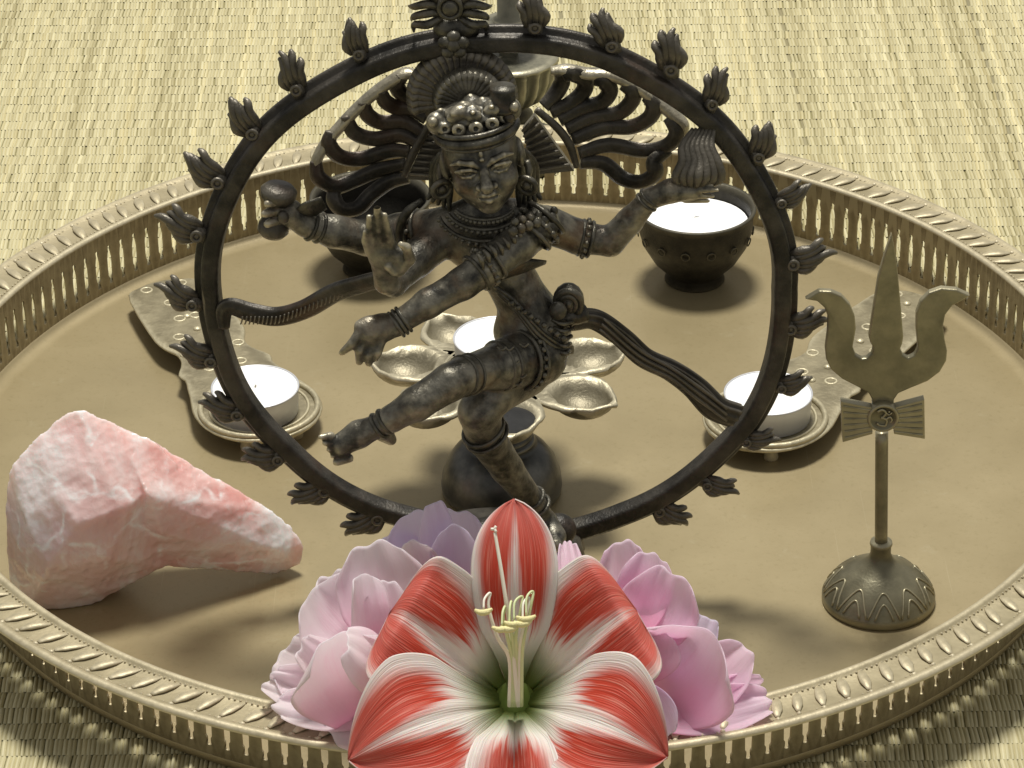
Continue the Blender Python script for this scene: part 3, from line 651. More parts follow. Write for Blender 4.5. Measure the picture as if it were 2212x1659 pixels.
    sl = MB().tube([J(842, 598, -3.6), J(790, 612, -3.0), J(725, 632, -2.2), J(660, 668, -1.5), J(600, 684, -1.0), J(545, 676, -.8), J(500, 662, -.7), J(484, 672, -.7), J(484, 708, -.65)], [.4, .42, .44, .45, .46, .45, .40, .34, .22], n=64, seg=30, flat=.6, nrm=(0, 1, .25), mod=lambda a, t: 1+.05*math.cos(7*a))
    for k in range(34):
        t = k/33; x = 520+300*t; y = 700-95*max(0, (t-.25)/.75)**1.1; d = -1.05-2.4*t**1.6
        sl.tube([J(x, y, d), J(x+3, y-8, d-.15), J(x+4, y-16, d-.2)], .035, n=4, seg=5)
    part('sash', sl, 'ring', T)
    part('serpent', MB().tube([J(912, 432, -1.8), J(885, 452, -2.0), J(868, 478, -2.0), J(862, 512, -1.9), J(868, 545, -2.2)], [.1, .17, .18, .15, .08], n=24, seg=9), 'trim', T)
    # necklaces
    nk = MB()
    for k, (w_, dp, R0) in enumerate(((64, 34, .09), (84, 58, .1), (104, 86, .09))):
        pts = [J(1046+w_*math.sin(a), 448+dp*math.cos(a)*.9-4, -2.35-.55*math.cos(a)-.12*k) for a in np.linspace(-1.25, 1.25, 15)]
        nk.tube(pts, R0, n=40, seg=7)
        for p_ in cr(pts, 17): nk.ball(p_+np.array([0, -.08, -.1]), .1, 5)
    part('necklace', nk, 'trim', T)
    # --- drum in the raised hand
    dr = MB(); a_ = J(604, 402, -1.3); b_ = J(588, 508, -1.3); ax = (b_-a_); L = np.linalg.norm(ax)
    dr.lathe([(.01, -.02*L), (.55, -.0*L), (.72, .08*L), (.70, .2*L), (.5, .34*L), (.34, .48*L), (.42, .62*L), (.6, .78*L), (.62, .9*L), (.45, 1.0*L), (.01, 1.02*L)], a_, 28, ax)
    dr.ball(J(612, 470, -1.9), (.22, .2, .3), 7)
    part('drum', dr, 'ring', T)
    part('drum_ribbon', MB().tube([J(640, 462, -1.3), J(668, 452, -1.5), J(700, 438, -1.4)], [.2, .5, .42], n=10, seg=12, flat=.3, nrm=(0, 1, .5)), 'trim', T)
    # --- flame held in the other hand, joined to the ring
    fl = MB()
    for k in range(7):
        o_ = (k-3)*14; fl.tube([J(1500+o_*.5, 408-abs(o_)*.1, -1.2), J(1508+o_*1.15, 385, -1.35-.1*(3-abs(k-3))), J(1512+o_*.9, 350, -1.25), J(1505+o_*.75, 315, -.9), J(1520+o_*.55, 278, -.4)], [.12, .2, .19, .15, .08], n=16, seg=8)
    fl.ball(J(1505, 372, -.9), (.85, .4, 1.0), 9)
    part('hand_flame', fl, 'ring', T)

    # --- head (local frame: x right, y to the viewer, z up)
    hc = J(1041, 340, -2.3); til = math.radians(-9); pit = math.radians(4); yaw = math.radians(4)
    Hm = np.array(Matrix.Rotation(til, 3, 'Y') @ Matrix.Rotation(yaw, 3, 'Z') @ Matrix.Rotation(-pit, 3, 'X') @ Matrix(((1, 0, 0), (0, -1, 0), (0, 0, 1))))
    HS = 1.07
    hl = lambda P: hc+(np.asarray(P)*HS) @ Hm.T
    v = Vol((-2.3, -2.2, -2.9), (2.3, 2.5, 2.6), .042)
    v.ell((0, 0, .35), (1.34, 1.5, 1.45), .1).ell((0, .35, -.72), (1.08, 1.12, 1.05), .4).ell((0, 1.05, -1.42), (.40, .38, .32), .3)
    for s_ in (-1, 1):
        v.ell((s_*.66, .98, -.50), (.50, .46, .48), .3)
        v.ell((s_*.60, 1.50, .10), (.48, .26, .25), .10, sub=True)
    v.ell((0, 1.16, -.95), (.55, .38, .42), .3)
    v.chain([(0, 1.36, .34), (0, 1.56, 0), (0, 1.84, -.44)], [.12, .15, .23], .10)
    for s_ in (-1, 1):
        v.ell((s_*.24, 1.62, -.48), (.17, .19, .13), .08)
        v.chain([(s_*.10, 1.46, .22), (s_*.38, 1.47, .40), (s_*.78, 1.32, .46), (s_*1.12, .96, .30)], [.09, .12, .105, .05], .05)
        v.ell((s_*.60, 1.17, .06), (.37, .26, .15), .03, rot=np.array(Matrix.Rotation(s_*-.10, 3, 'Y')))
        v.chain([(s_*.22, 1.36, .02), (s_*.45, 1.43, .17), (s_*.75, 1.37, .17), (s_*1.02, 1.12, .08)], [.045, .07, .07, .04], .03)
        v.chain([(s_*.24, 1.36, -.02), (s_*.5, 1.40, -.11), (s_*.78, 1.32, -.09), (s_*1.0, 1.13, .04)], [.035, .055, .055, .03], .03)
        v.ell((s_*.60, 1.42, .05), (.07, .04, .06), .02, sub=True)
        v.cap((s_*.32, 1.55, -.55), (s_*.52, 1.35, -.92), .05, .03, .08)
        v.ell((s_*1.36, -.05, -.1), (.20, .38, .58), .12)
    v.chain([(-.40, 1.36, -.90), (-.15, 1.55, -.82), (0, 1.58, -.85), (.15, 1.55, -.82), (.40, 1.36, -.90)], [.05, .10, .09, .10, .05], .05)
    v.chain([(-.30, 1.38, -1.02), (0, 1.54, -1.06), (.30, 1.38, -1.02)], [.06, .12, .06], .05)
    v.chain([(-.42, 1.42, -.945), (0, 1.66, -.945), (.42, 1.42, -.945)], [.025, .035, .025], .03, sub=True)
    v.ell((0, 1.46, .68), (.08, .08, .17), .03).ell((0, 1.50, .50), (.09, .07, .07), .04)
    V, F = v.skin('head')
    for _ in range(1):
        acc = np.zeros_like(V); n_ = np.zeros(len(V))
        for a in range(4): np.add.at(acc, F[:, a], V[F[:, (a+1) % 4]]+V[F[:, a-1]]); np.add.at(n_, F[:, a], 2)
        V = V*.5+acc/n_[:, None]*.5
    put('head', npmesh('head', hl(V)-org(T), F[:, ::-1]), 'bronze', T)
    # headband, crown with rosettes
    hb = MB()
    ring_pts = lambda rx, ry, z, tiltz: [hl((rx*math.sin(a), ry*math.cos(a)-.05, z-tiltz*math.cos(a))) for a in np.linspace(-math.pi, math.pi, 41)]
    hb.tube(ring_pts(1.40, 1.52, 1.08, -.02), .2, n=64, seg=10).tube(ring_pts(1.42, 1.52, 1.36, -.02), .11, n=64, seg=8).tube(ring_pts(1.36, 1.5, .86, .0), .08, n=64, seg=8)
    part('headband', hb, 'trim', T)
    cw = Vol((-2.2, -2.2, .9), (2.2, 2.4, 3.4), .06)
    cw.cap((0, -.15, .55), (-.02, -.15, .72), 1.40, 1.36, .2).ell((-.02, -.15, 1.75), (1.3, 1.25, .36), .25)
    for a in np.linspace(-1.35, 1.35, 7):
        cw.ell((1.38*math.sin(a), 1.34*math.cos(a)-.1, 1.62), (.26, .13, .24), .05)
        cw.ell((1.38*math.sin(a), 1.44*math.cos(a)-.1, 1.62), (.09, .10, .09), .02, sub=True)
    for a in np.linspace(-1.2, 1.2, 5):
        cw.ell((1.16*math.sin(a), 1.12*math.cos(a)-.1, 2.0), (.30, .16, .22), .08)
        cw.ell((1.20*math.sin(a), 1.30*math.cos(a)-.1, 2.20), (.10, .12, .08), .02)
    for a, q in ((-.7, .55), (0., .75), (.7, .55), (-.3, .2), (.4, .15), (0, -.4)):
        cw.ell((a, q, 2.08), (.30, .30, .20), .06).ell((a, q+.05, 2.26), (.11, .11, .08), .02)
    for s_ in (-1, 1): cw.ell((s_*1.35, .4, 1.75), (.36, .36, .42), .08).ell((s_*1.45, .75, 1.95), (.18, .2, .2), .05)
    cw.ell((-.45, .8, 2.15), (.36, .3, .28), .12)
    V, F = cw.skin('crown'); put('crown', npmesh('crown', hl(V)-org(T), F[:, ::-1]), 'bronze', T)
    # upright block and bead at the crown's side
    sb = MB().lathe([(.01, .55), (.46, .53), (.5, .42), (.48, -.3), (.52, -.36), (.50, -.48), (.3, -.52), (.01, -.52)], hl((1.12, .45, 2.2)), 24).ball(hl((1.2, .7, 1.55)), (.24, .22, .26), 8)
    part('crown_side_knob', sb, 'trim', T)
    for s_, (x, y) in ((-1, (955, 400)), (1, (1138, 392))):
        e = J(x, y, -2.3); er = MB().torus(e+np.array([0, -.35, 0]), .36, .12, (s_*.4, 1, .2), 22, 8).ball(e+np.array([0, -.35, 0]), (.2, .16, .2), 7)
        er.tube([e+np.array([0, 0, .9]), e+np.array([s_*.08, -.1, .5]), e+np.array([0, -.2, .2])], [.14, .16, .1], n=8, seg=8)
        part('earring', er, 'trim', T)
    # hair falling behind the cheeks
    for s_ in (-1, 1):
        hr = MB()
        for k in range(5):
            x0 = 1046+s_*(72+k*6); hr.tube([J(x0-s_*4, 310+k*5, -1.8+.15*k), J(x0+s_*(6+k*2), 360, -1.7+.2*k), J(x0+s_*(3+k*3), 410, -1.7+.2*k), J(x0+s_*(4+k*6), 455-k*6, -1.8+.2*k)], [.12, .17, .17, .07], n=14, seg=8)
        part('side_hair', hr, 'trim', T)
    # --- pleated fans over the crown
    def fan(cx_, cy_, R, r0, nr, dy, a0, a1, dome):
        c = J(cx_, cy_, dy); nA = nr*6; G = np.zeros((10, nA, 3))
        for i, q in enumerate(np.linspace(r0, R, 10)):
            for j, a in enumerate(np.linspace(a0, a1, nA)):
                w_ = .10*abs(math.sin(nr*math.pi*j/(nA-1)))**.7*(.4+q/R)*(1 if i < 9 else .2)
                G[i, j] = c+np.array([math.cos(a)*q, dome*((q/R)**2)-w_*2.2-.12*(i == 8), math.sin(a)*q])
        return MB().grid(G)
    part('crown_fan', fan(998, 214, 2.05, .5, 24, -.4, math.radians(-14), math.radians(198), .35), 'ring', T, solid=.25)
    part('crown_fan', fan(1012, 222, 1.28, .3, 18, -1.3, math.radians(-8), math.radians(190), .3), 'trim', T, solid=.25)
    part('crown_core', MB().ball(J(1002, 222, .0), (1.6, .4, 1.5), 12), 'ring', T)
    c = J(980, 98, -.9); fb = MB().ball(c, (.3, .25, .3), 8)
    for k in range(5):
        a = 2*math.pi*k/5+.3; fb.ball(c+np.array([math.cos(a)*.36, .02, math.sin(a)*.34]), (.27, .2, .25), 7)
    part('crown_flower', fb, 'trim', T)
    # --- flying hair: two wings of waving locks
    zL = lambda x, y: (658.4+.1984*x, 137.2+.1984*y); zR = lambda x, y: (1124.7+.1984*x, 137.2+.1984*y)
    def wing(z, locks, rim, arc, panel, sg):
        m = MB(); D = .9
        for L in locks:
            P = [J(*z(x, y), D+.25*math.sin(i*1.1)) for i, (x, y) in enumerate(L)]
            m.tube(P, [.26]+[.31]*(len(P)-2)+[.22], n=6*len(P), seg=18, flat=.55, nrm=(0, 1, 0), mod=lambda a, t: 1+.08*math.cos(6*a))
        part('hair_wing', m, 'ring', T)
        o_ = part('wing_rim', MB().tube([J(*z(x, y), D) for x, y in rim], [.16]+[.23]*(len(rim)-2)+[.16], n=6*len(rim), seg=12, flat=1.5, nrm=(0, 1, 0)), 'bronze', T)
        part('wing_arc', MB().tube([J(*z(x, y), D-.5) for x, y in arc], [.15, .17, .17, .12], n=24, seg=10, flat=.8, nrm=(0, 1, 0)), 'ring', T)
        P = np.array([J(*z(x, y), D) for x, y in panel]); pm = MB().prism(P[:, [0, 2]], YS+D-.25, YS+D+.1)
        for k in range(8):
            a_ = P[0]*(1-k/8)+P[1]*(k/8); b_ = P[3]*(1-k/8)+P[2]*(k/8); pm.tube([a_+np.array([0, -.3, 0]), (a_+b_)/2+np.array([0, -.42, .05]), b_+np.array([0, -.3, 0])], .07, n=8, seg=6)
        part('hair_panel', pm, 'ring', T, smooth=False)
    wing(zL, [[(1320, 420), (1200, 380), (1060, 330), (1000, 230), (1060, 150)], [(1320, 380), (1290, 260), (1270, 170), (1190, 130)], [(1330, 600), (1180, 500), (1000, 480), (880, 410), (830, 300)],
              [(1300, 760), (1080, 640), (830, 640), (690, 560), (640, 420)], [(1230, 860), (1040, 780), (760, 820), (540, 750), (450, 570)],
              [(1150, 960), (930, 950), (600, 1040), (380, 1010), (265, 880), (290, 740)], [(1110, 1090), (800, 1160), (520, 1280), (330, 1340), (150, 1240), (120, 1060)],
              [(1120, 1240), (920, 1290), (720, 1430), (580, 1570), (410, 1590), (320, 1480), (330, 1340)]],
         [(1270, 130), (1100, 110), (960, 180), (760, 320), (560, 500), (380, 690), (220, 880), (130, 1050), (90, 1180)], [(1360, 660), (1250, 850), (1160, 1020), (1080, 1230)], [(1360, 680), (1110, 1230), (1500, 1250), (1500, 700)], -1)
    wing(zR, [[(250, 470), (380, 330), (450, 200), (430, 110)], [(330, 540), (560, 420), (690, 290), (690, 180), (570, 120), (470, 150)], [(420, 620), (660, 490), (880, 420), (970, 300), (910, 200), (800, 180)],
              [(500, 720), (780, 590), (1060, 540), (1200, 420), (1220, 310), (1110, 230)], [(560, 830), (900, 700), (1200, 690), (1390, 600), (1450, 470), (1370, 360)],
              [(630, 980), (950, 890), (1350, 950), (1600, 890), (1700, 750), (1610, 590)], [(650, 1080), (900, 1090), (1110, 1250), (1310, 1290), (1460, 1200), (1460, 1060), (1620, 940)]],
         [(330, 80), (500, 70), (720, 110), (960, 120), (1200, 220), (1400, 350), (1620, 530), (1770, 660), (1760, 800)], [(170, 500), (390, 690), (530, 880), (610, 1130)], [(150, 540), (580, 1140), (140, 1180), (20, 700)], 1)
build_statue()

# ================================================================== rose quartz
def build_rock():
    c0 = PZ(250, 1290, 0); yr = c0[1]
    T = thing('rose_quartz', 'rough pink and white rose quartz rock lying at the tray edge', 'rock', (c0[0], yr, 0))
    Q = lambda x, y, dy=0.: PY(x, y, yr+dy)
    k = 1/51.5
    lo = Q(-10, 1330, 0); v = Vol((Q(-25, 1100, 0)[0], yr-3.6, -.3), (Q(680, 1100, 0)[0], yr+4.6, Q(180, 860, 0)[2]+1.5), .085)
    X = np.stack(np.meshgrid(*v.ax, indexing='ij'), -1).astype(np.float32)
    def block(pts, k):
        """solid bounded by the flat fracture faces around these corners"""
        bm = bmesh.new()
        for p in pts: bm.verts.new(Q(*p))
        bmesh.ops.convex_hull(bm, input=bm.verts); bmesh.ops.dissolve_limit(bm, angle_limit=math.radians(7), verts=bm.verts, edges=bm.edges)
        cen = np.mean([Q(*p) for p in pts], 0); d = np.full(v.d.shape, -9, np.float32)
        for f in bm.faces:
            n_ = np.array(f.normal); c_ = np.array(f.calc_center_median())
            if (c_-cen)@n_ < 0: n_ = -n_
            d = np.maximum(d, (X-c_.astype(np.float32))@n_.astype(np.float32))
        bm.free(); v.comb((slice(None),)*3, d, k, False)
    block([(16, 1050, .9), (30, 1003, .9), (84, 944, .9), (142, 898, 1.0), (182, 888, 1.0), (262, 924, 1.0), (322, 952, 1.0), (385, 1005, .9), (352, 1222, .2), (262, 1272, -.2), (200, 1304, -.5), (130, 1320, -.8), (60, 1318, -.8), (28, 1285, -.2), (16, 1180, .5),
           (205, 985, -.2), (120, 1060, -.9), (165, 1130, -1.8), (280, 1090, -1.2), (105, 1225, -1.8), (235, 1205, -1.5), (60, 1120, -.8), (150, 1040, 3.2), (260, 1030, 3.0), (330, 1100, 2.8), (60, 1150, 2.8), (180, 1230, 2.6)], .1)
    block([(255, 922, 1.2), (330, 955, 1.2), (385, 1003, 1.3), (432, 1046, 1.3), (520, 1084, 1.5), (588, 1106, 1.7), (626, 1138, 1.8), (654, 1182, 1.8), (648, 1216, 1.7), (602, 1240, 1.5), (500, 1208, 1.2), (405, 1194, .8), (345, 1218, .4), (290, 1215, .0),
           (320, 1070, -.9), (420, 1112, -.1), (515, 1150, .5), (590, 1188, 1.0), (350, 1150, -.6), (470, 1180, .4), (350, 1060, 3.0), (500, 1130, 2.9), (300, 1000, 2.6), (600, 1180, 2.6)], .12)
    # fracture relief
    def nz(P, f, seed):
        g = np.random.default_rng(seed); out = np.zeros(P.shape[:-1], np.float32)
        for _ in range(10):
            w_ = g.normal(0, f, 3); out += np.abs(np.sin(P@w_.astype(np.float32)+g.uniform(0, 6.3)))
        return out/10-.6
    v.d += nz(X, 1.6, 1)*.16+nz(X, 3.5, 2)*.13+nz(X, 8, 3)*.05-.06
    v.d = np.maximum(v.d, (.02-X[..., 2]))
    skin_part('stone', v, 'rock', T, 0)
build_rock()

# ================================================================== trident
def build_trident():
    zz = lambda x, y: (1645.8+.5953*x, 438.9+.5953*y)
    b = PZ(*zz(422, 1440), 0); yt = b[1]
    T = thing('brass_trident', 'small brass trident standing on a round domed base', 'trident', (b[0], yt, 0))
    q = lambda x, y, dy=0.: PY(*zz(x, y), yt+dy)
    k = np.linalg.norm(q(500, 700)-q(400, 700))/100
    xc = b[0]; zb = 0.
    rb = 212*k; zt = q(422, 1290)[2]
    H = zt
    prof = [(0.01, 0), (rb*.97, 0), (rb, .06), (rb, .34), (rb*.97, .42), (rb*.92, .66), (rb*.82, H*.48), (rb*.66, H*.66), (rb*.47, H*.79), (rb*.32, H*.90), (rb*.22, H*1.02), (rb*.18, H*1.14), (rb*.18, H*1.30), (rb*.20, H*1.36), (rb*.19, H*1.42), (.01, H*1.43)]
    dome = part('base', MB().lathe(prof, (xc, yt, 0), 64), 'trident', T)
    em = MB()                                  # leaf arches chased round the dome
    for i in range(10):
        a0 = 2*math.pi*i/10-math.pi/2
        for rr_, w_ in ((1., .30), (.62, .17)):
            P = []
            for t in np.linspace(-1, 1, 9):
                a = a0+t*w_; f = (1-t*t)*rr_; z_ = .45+(H*.66-.45)*f; r_ = np.interp(z_, [p_[1] for p_ in prof[3:10]], [p_[0] for p_ in prof[3:10]])+.012; P.append((xc+r_*math.cos(a), yt+r_*math.sin(a), z_))
            em.tube(P, .045, n=18, seg=6)
    part('chasing', em, 'trident', dome)
    stem_top = q(435, 830)
    part('stem', MB().tube([(xc, yt, H*1.35), (xc+(stem_top[0]-xc)*.5, yt, (H*1.35+stem_top[2])/2), stem_top], 24*k, n=12, seg=16), 'trident', T)
    half = [(470, 105), (447, 170), (420, 262), (400, 390), (386, 478), (392, 500), (402, 516), (398, 540), (380, 556), (360, 558), (338, 545), (328, 518), (332, 495), (340, 450), (336, 405), (318, 362), (288, 330), (250, 314), (208, 312), (155, 343), (200, 350), (226, 374), (238, 405), (236, 460), (228, 520), (232, 560), (250, 598), (290, 632), (345, 660), (385, 682), (398, 705), (400, 742)]
    right = [(476, 742), (478, 708), (494, 684), (540, 664), (600, 640), (645, 606), (668, 566), (671, 530), (662, 490), (656, 440), (664, 400), (690, 366), (718, 352), (755, 330), (706, 308), (650, 303), (606, 318), (574, 350), (558, 392), (557, 450), (562, 498), (564, 520), (552, 545), (530, 556), (510, 545), (500, 525), (508, 505), (512, 480), (505, 390), (497, 300), (490, 230), (479, 150)]
    O = [q(*p) for p in half+right]; O = np.array(O)
    bl = MB().prism(O[:, [0, 2]], yt-.16, yt+.16); part('blade', bl, 'trident', T, smooth=False, bevel=.06)
    # two-winged drum tied under the blade, with a raised sign on its disc
    for s_, P in ((-1, [(285, 712), (400, 735), (400, 830), (292, 860)]), (1, [(588, 705), (478, 735), (478, 830), (590, 848)])):
        Pm = np.array([q(*p, -.25) for p in P]); m = MB().prism(Pm[:, [0, 2]], yt-.42, yt-.02)
        for t in np.linspace(.1, .9, 6):
            a_ = Pm[0]*(1-t)+Pm[3]*t; b_ = Pm[1]*(1-t)+Pm[2]*t; m.tube([a_*.93+b_*.07+np.array([0, -.18, 0]), b_+np.array([0, -.18, 0])], [.055, .035], n=4, seg=6)
        part('drum_wing', m, 'trident', T, smooth=False, bevel=.04)
    c = q(440, 778, -.42); ds = part('disc', MB().lathe([(.01, -.3), (58*k, -.3), (58*k, .05), (55*k, .1), (47*k, .1), (44*k, .04), (.01, .04)], c, 32, (0, -1, 0)), 'trident', T)
    e = lambda x, y: q(x, y, -.5)
    sg = MB().tube([e(420, 757), e(436, 750), (e(450, 760)), e(440, 776), e(432, 778)], .05, n=18, seg=7).tube([e(432, 778), e(452, 786), e(448, 806), e(428, 806), e(418, 798)], .05, n=18, seg=7).tube([e(452, 784), e(464, 776), e(472, 786), e(466, 796)], .04, n=12, seg=6).ball(e(462, 757), .05, 5).tube([e(452, 762), e(462, 768), e(472, 760)], .03, n=8, seg=6)
    part('raised_sign', sg, 'trident', ds)
build_trident()

# ================================================================== footed candle plates and tealights
def tealight(name_label, c, group=None, R=2.0, H=1.75):
    T = thing('tealight', name_label, 'candle', c, group)
    c = np.asarray(c, float)
    part('cup', MB().lathe([(.01, .0), (R*.9, 0), (R*.95, .06), (R*.98, H*.93), (R, H), (R*.985, H+.02), (R*.96, H-.02), (R*.95, H-.16)], c, 56), 'cup', T)
    part('wax', MB().lathe([(.01, H-.04), (R*.25, H-.05), (R*.6, H-.06), (R*.9, H-.05), (R*.955, H-.02), (R*.955, H-.3)], c, 56), 'wax', T)
    part('wick', MB().tube([c+np.array([0, 0, H-.08]), c+np.array([.04, .02, H+.08])], [.05, .04], n=4, seg=7), 'wick', T)
    return T
def candle_plate(label, dish, tip, R, z):
    """long plate on a foot: a round rimmed dish and a scalloped handle"""
    dish = np.asarray(dish, float); tip = np.asarray(tip, float); d = tip-dish; L = np.linalg.norm(d[:2]); d = d[:2]/L; s_ = np.array([-d[1], d[0]])
    T = thing('candle_plate', label, 'candle holder', (dish[0], dish[1], 0), 'brass candle plates on the tray')
    W = lambda a, b, zz: (dish[0]+d[0]*a+s_[0]*b, dish[1]+d[1]*a+s_[1]*b, zz)
    # outline: width of the plate along its axis
    prof = [(-R-.02, 0), (-R*.94, R*.36), (-R*.75, R*.68), (-R*.4, R*.93), (0, R*1.01), (R*.4, R*.98), (R*.8, R*.84), (R*1.1, R*.80), (R*1.35, R*.70), (R*1.5, R*.84), (R*1.75, R*.64), (R*2.0, R*.56), (R*2.2, R*.58), (R*2.32, R*.66), (R*2.55, R*.74), (R*2.85, R*.76), (L-.55, R*.68), (L-.3, R*.54), (L-.22, R*.40), (L, R*.28), (L+.05, 0)]
    st = np.array(prof); n = len(st); G = np.zeros((n, 9, 3))
    for i, (a, b) in enumerate(st):
        for j, t in enumerate(np.linspace(-1, 1, 9)): G[i, j] = W(a, b*t, z)
    part('plate', MB().grid(G), 'plate', T, solid=.22, sub=1)
    m = MB().torus(W(0, 0, z+.16), R*.90, .14, n=56, seg=10).torus(W(0, 0, z+.12), R*.76, .07, n=56, seg=8)
    part('dish_rim', m, 'plate', T)
    rel = MB()                                  # raised scrollwork on the handle
    for i in range(6):
        for sg in (-1, 1):
            a = R*1.5+(L-R*1.5-.6)*i/5; b = sg*R*(.26+.18*math.sin(i*1.3)); rel.torus(W(a, b, z+.09), .26, .07, n=16, seg=7)
    for i in range(7): rel.ball(W(R*1.35+(L-R*1.5)*i/6.5, 0, z+.12), (.2, .2, .12), 6)
    part('scrollwork', rel, 'plate', T)
    for a, b in ((-R*.5, R*.4), (-R*.5, -R*.4), (L-1.0, R*.35), (L-1.0, -R*.35)): part('foot', MB().lathe([(.01, 0), (.3, 0), (.33, .1), (.26, z*.5), (.3, z-.08), (.01, z-.08)], W(a, b, 0), 14), 'plate', T)
    return T
zpl = .95
dL = PZ(560, 885, zpl); hL = PZ(345, 612, zpl); candle_plate('scalloped brass candle plate beside the pink rock', dL, hL, 2.95, zpl)
dR = PZ(1655, 905, zpl); hR = PZ(1985, 640, zpl); candle_plate('scalloped brass candle plate behind the trident', dR, hR, 2.95, zpl)
tealight('white tealight candle on the plate beside the pink rock', (dL[0]-.1, dL[1]-.35, zpl+.12), 'white tealight candles', 2.0, 1.3)
tealight('white tealight candle on the plate behind the trident', (dR[0]+.05, dR[1]-.1, zpl+.12), 'white tealight candles', 2.0, 1.3)

# ================================================================== seven-cup oil lamp on a bell foot
def build_lamp():
    c = PZ(1084, 1058, 0); pc = PY(1080, 806, c[1]); H = pc[2]
    T = thing('oil_lamp', 'brass oil lamp with leaf-shaped wick cups on a grey bell-shaped foot', 'oil lamp', (c[0], c[1], 0))
    part('bell_foot', MB().lathe([(.01, 0), (2.5, 0), (2.62, .08), (2.66, .4), (2.6, .9), (2.4, 1.5), (2.05, 2.0), (1.65, 2.35), (1.42, 2.5), (1.5, 2.58), (1.42, 2.68), (1.3, 2.74), (1.38, 2.84), (1.25, 2.95), (1.08, 3.5), (.98, 4.2), (.96, H-.9), (1.15, H-.5), (1.6, H-.25), (1.9, H-.12), (.01, H-.1)], c, 64), 'pewter', T)
    part('centre_dish', MB().lathe([(.01, H-.08), (1.9, H-.08), (2.3, H+.02), (2.5, H+.15), (2.5, H+.22), (2.28, H+.16), (1.9, H+.04), (.01, H+.03)], c, 56), 'lampbrass', T)
    for i, deg in enumerate((170, 120, 68, 17, -33, -86, -137)):
        a = math.radians(deg); d = np.array([math.cos(a), math.sin(a), 0]); s_ = np.array([-d[1], d[0], 0]); m = MB()
        L0, L1, hw = 2.0, 5.9, 1.58; n = 17; G = np.zeros((n, 15, 3))
        for p in range(n):
            t = p/(n-1); rr = L0+(L1-L0)*t
            wd = hw*(math.sin(math.pi*min(1, .26+t*.52)) if t < .55 else (1-((t-.55)/.45)**1.35)*math.sin(math.pi*(.26+.55*.52))+.02)
            for q_ in range(15):
                u = q_/7-1; x, y = rr, u*wd
                e = math.hypot((rr-4.15)/1.42, y/1.22)
                z = H+.12-.85*max(0, 1-e**2)**.6+(.10 if .98 < e < 1.16 else 0)
                G[p, q_] = c+d*x+s_*y+np.array([0, 0, z])
        lf = part('wick_cup', m.grid(G), 'lampbrass', T, solid=.16)
        if deg == -86:
            lf['label'] = 'soot-blackened front wick cup'
            part('soot', MB().ball(c+d*4.15+np.array([0, 0, H-.02]), (1.22, 1.3, .30), 12, np.array([d, s_, [0, 0, 1]]).T), 'soot', lf)
    return c, H
lc, lH = build_lamp()
tealight('white tealight candle in the middle of the oil lamp behind the dancer', (lc[0]-.05, lc[1], lH+.05), 'white tealight candles', 1.95, 1.7)

# ================================================================== bowls
def bowl(label, cx_, cy_, R, H, fill, yfloor):
    c = PZ(cx_, cy_, 0) if yfloor is None else np.array([cx_, yfloor, 0])
    T = thing('offering_bowl', label, 'bowl', c, 'dark bowls at the back of the tray')
    b = part('bowl_body', MB().lathe([(.01, .1), (R*.45, .1), (R*.50, 0), (R*.52, .08), (R*.48, .4), (R*.50, .55), (R*.72, H*.30), (R*.90, H*.52), (R*.98, H*.72), (R*.985, H*.90), (R*1.03, H*.97), (R*1.03, H), (R*.97, H*.995), (R*.93, H*.9), (R*.92, H*.7), (R*.8, H*.42), (R*.5, H*.24), (.01, H*.2)], c, 64), 'bowl', T)
    r = MB()
    for i in range(14):
        a = 2*math.pi*i/14; rr = R*.985; r.torus(c+np.array([rr*math.cos(a), rr*math.sin(a), H*.66]), .2, .035, (math.cos(a), math.sin(a), -.15), 14, 6)
    part('relief', r, 'bowl', b)
    if fill:
        m = MB(); n = 40; Rr = np.linspace(0, 1, 14); G = np.zeros((14, n, 3)); g = np.random.default_rng(5)
        for i, q in enumerate(Rr):
            for j in range(n):
                a = 2*math.pi*j/n; z = H*.80+.22*(1-q**2)*fill+.07*g.normal()*(q < .97)
                G[i, j] = c+np.array([R*.90*q*math.cos(a), R*.90*q*math.sin(a), z])
        part('white_powder', m.grid(G, closed_v=True), 'powder', T)
    return c
zR = PZ(1503, 446, 4.0); bowl('dark bronze bowl heaped with white powder at the back of the tray', zR[0], 0, 2.85, 4.0, 1, zR[1])
zL_ = PZ(800, 424, 4.0); bowl('dark empty bronze bowl behind the left hair wing of the dancer', zL_[0], 0, 2.9, 4.0, 0, zL_[1])

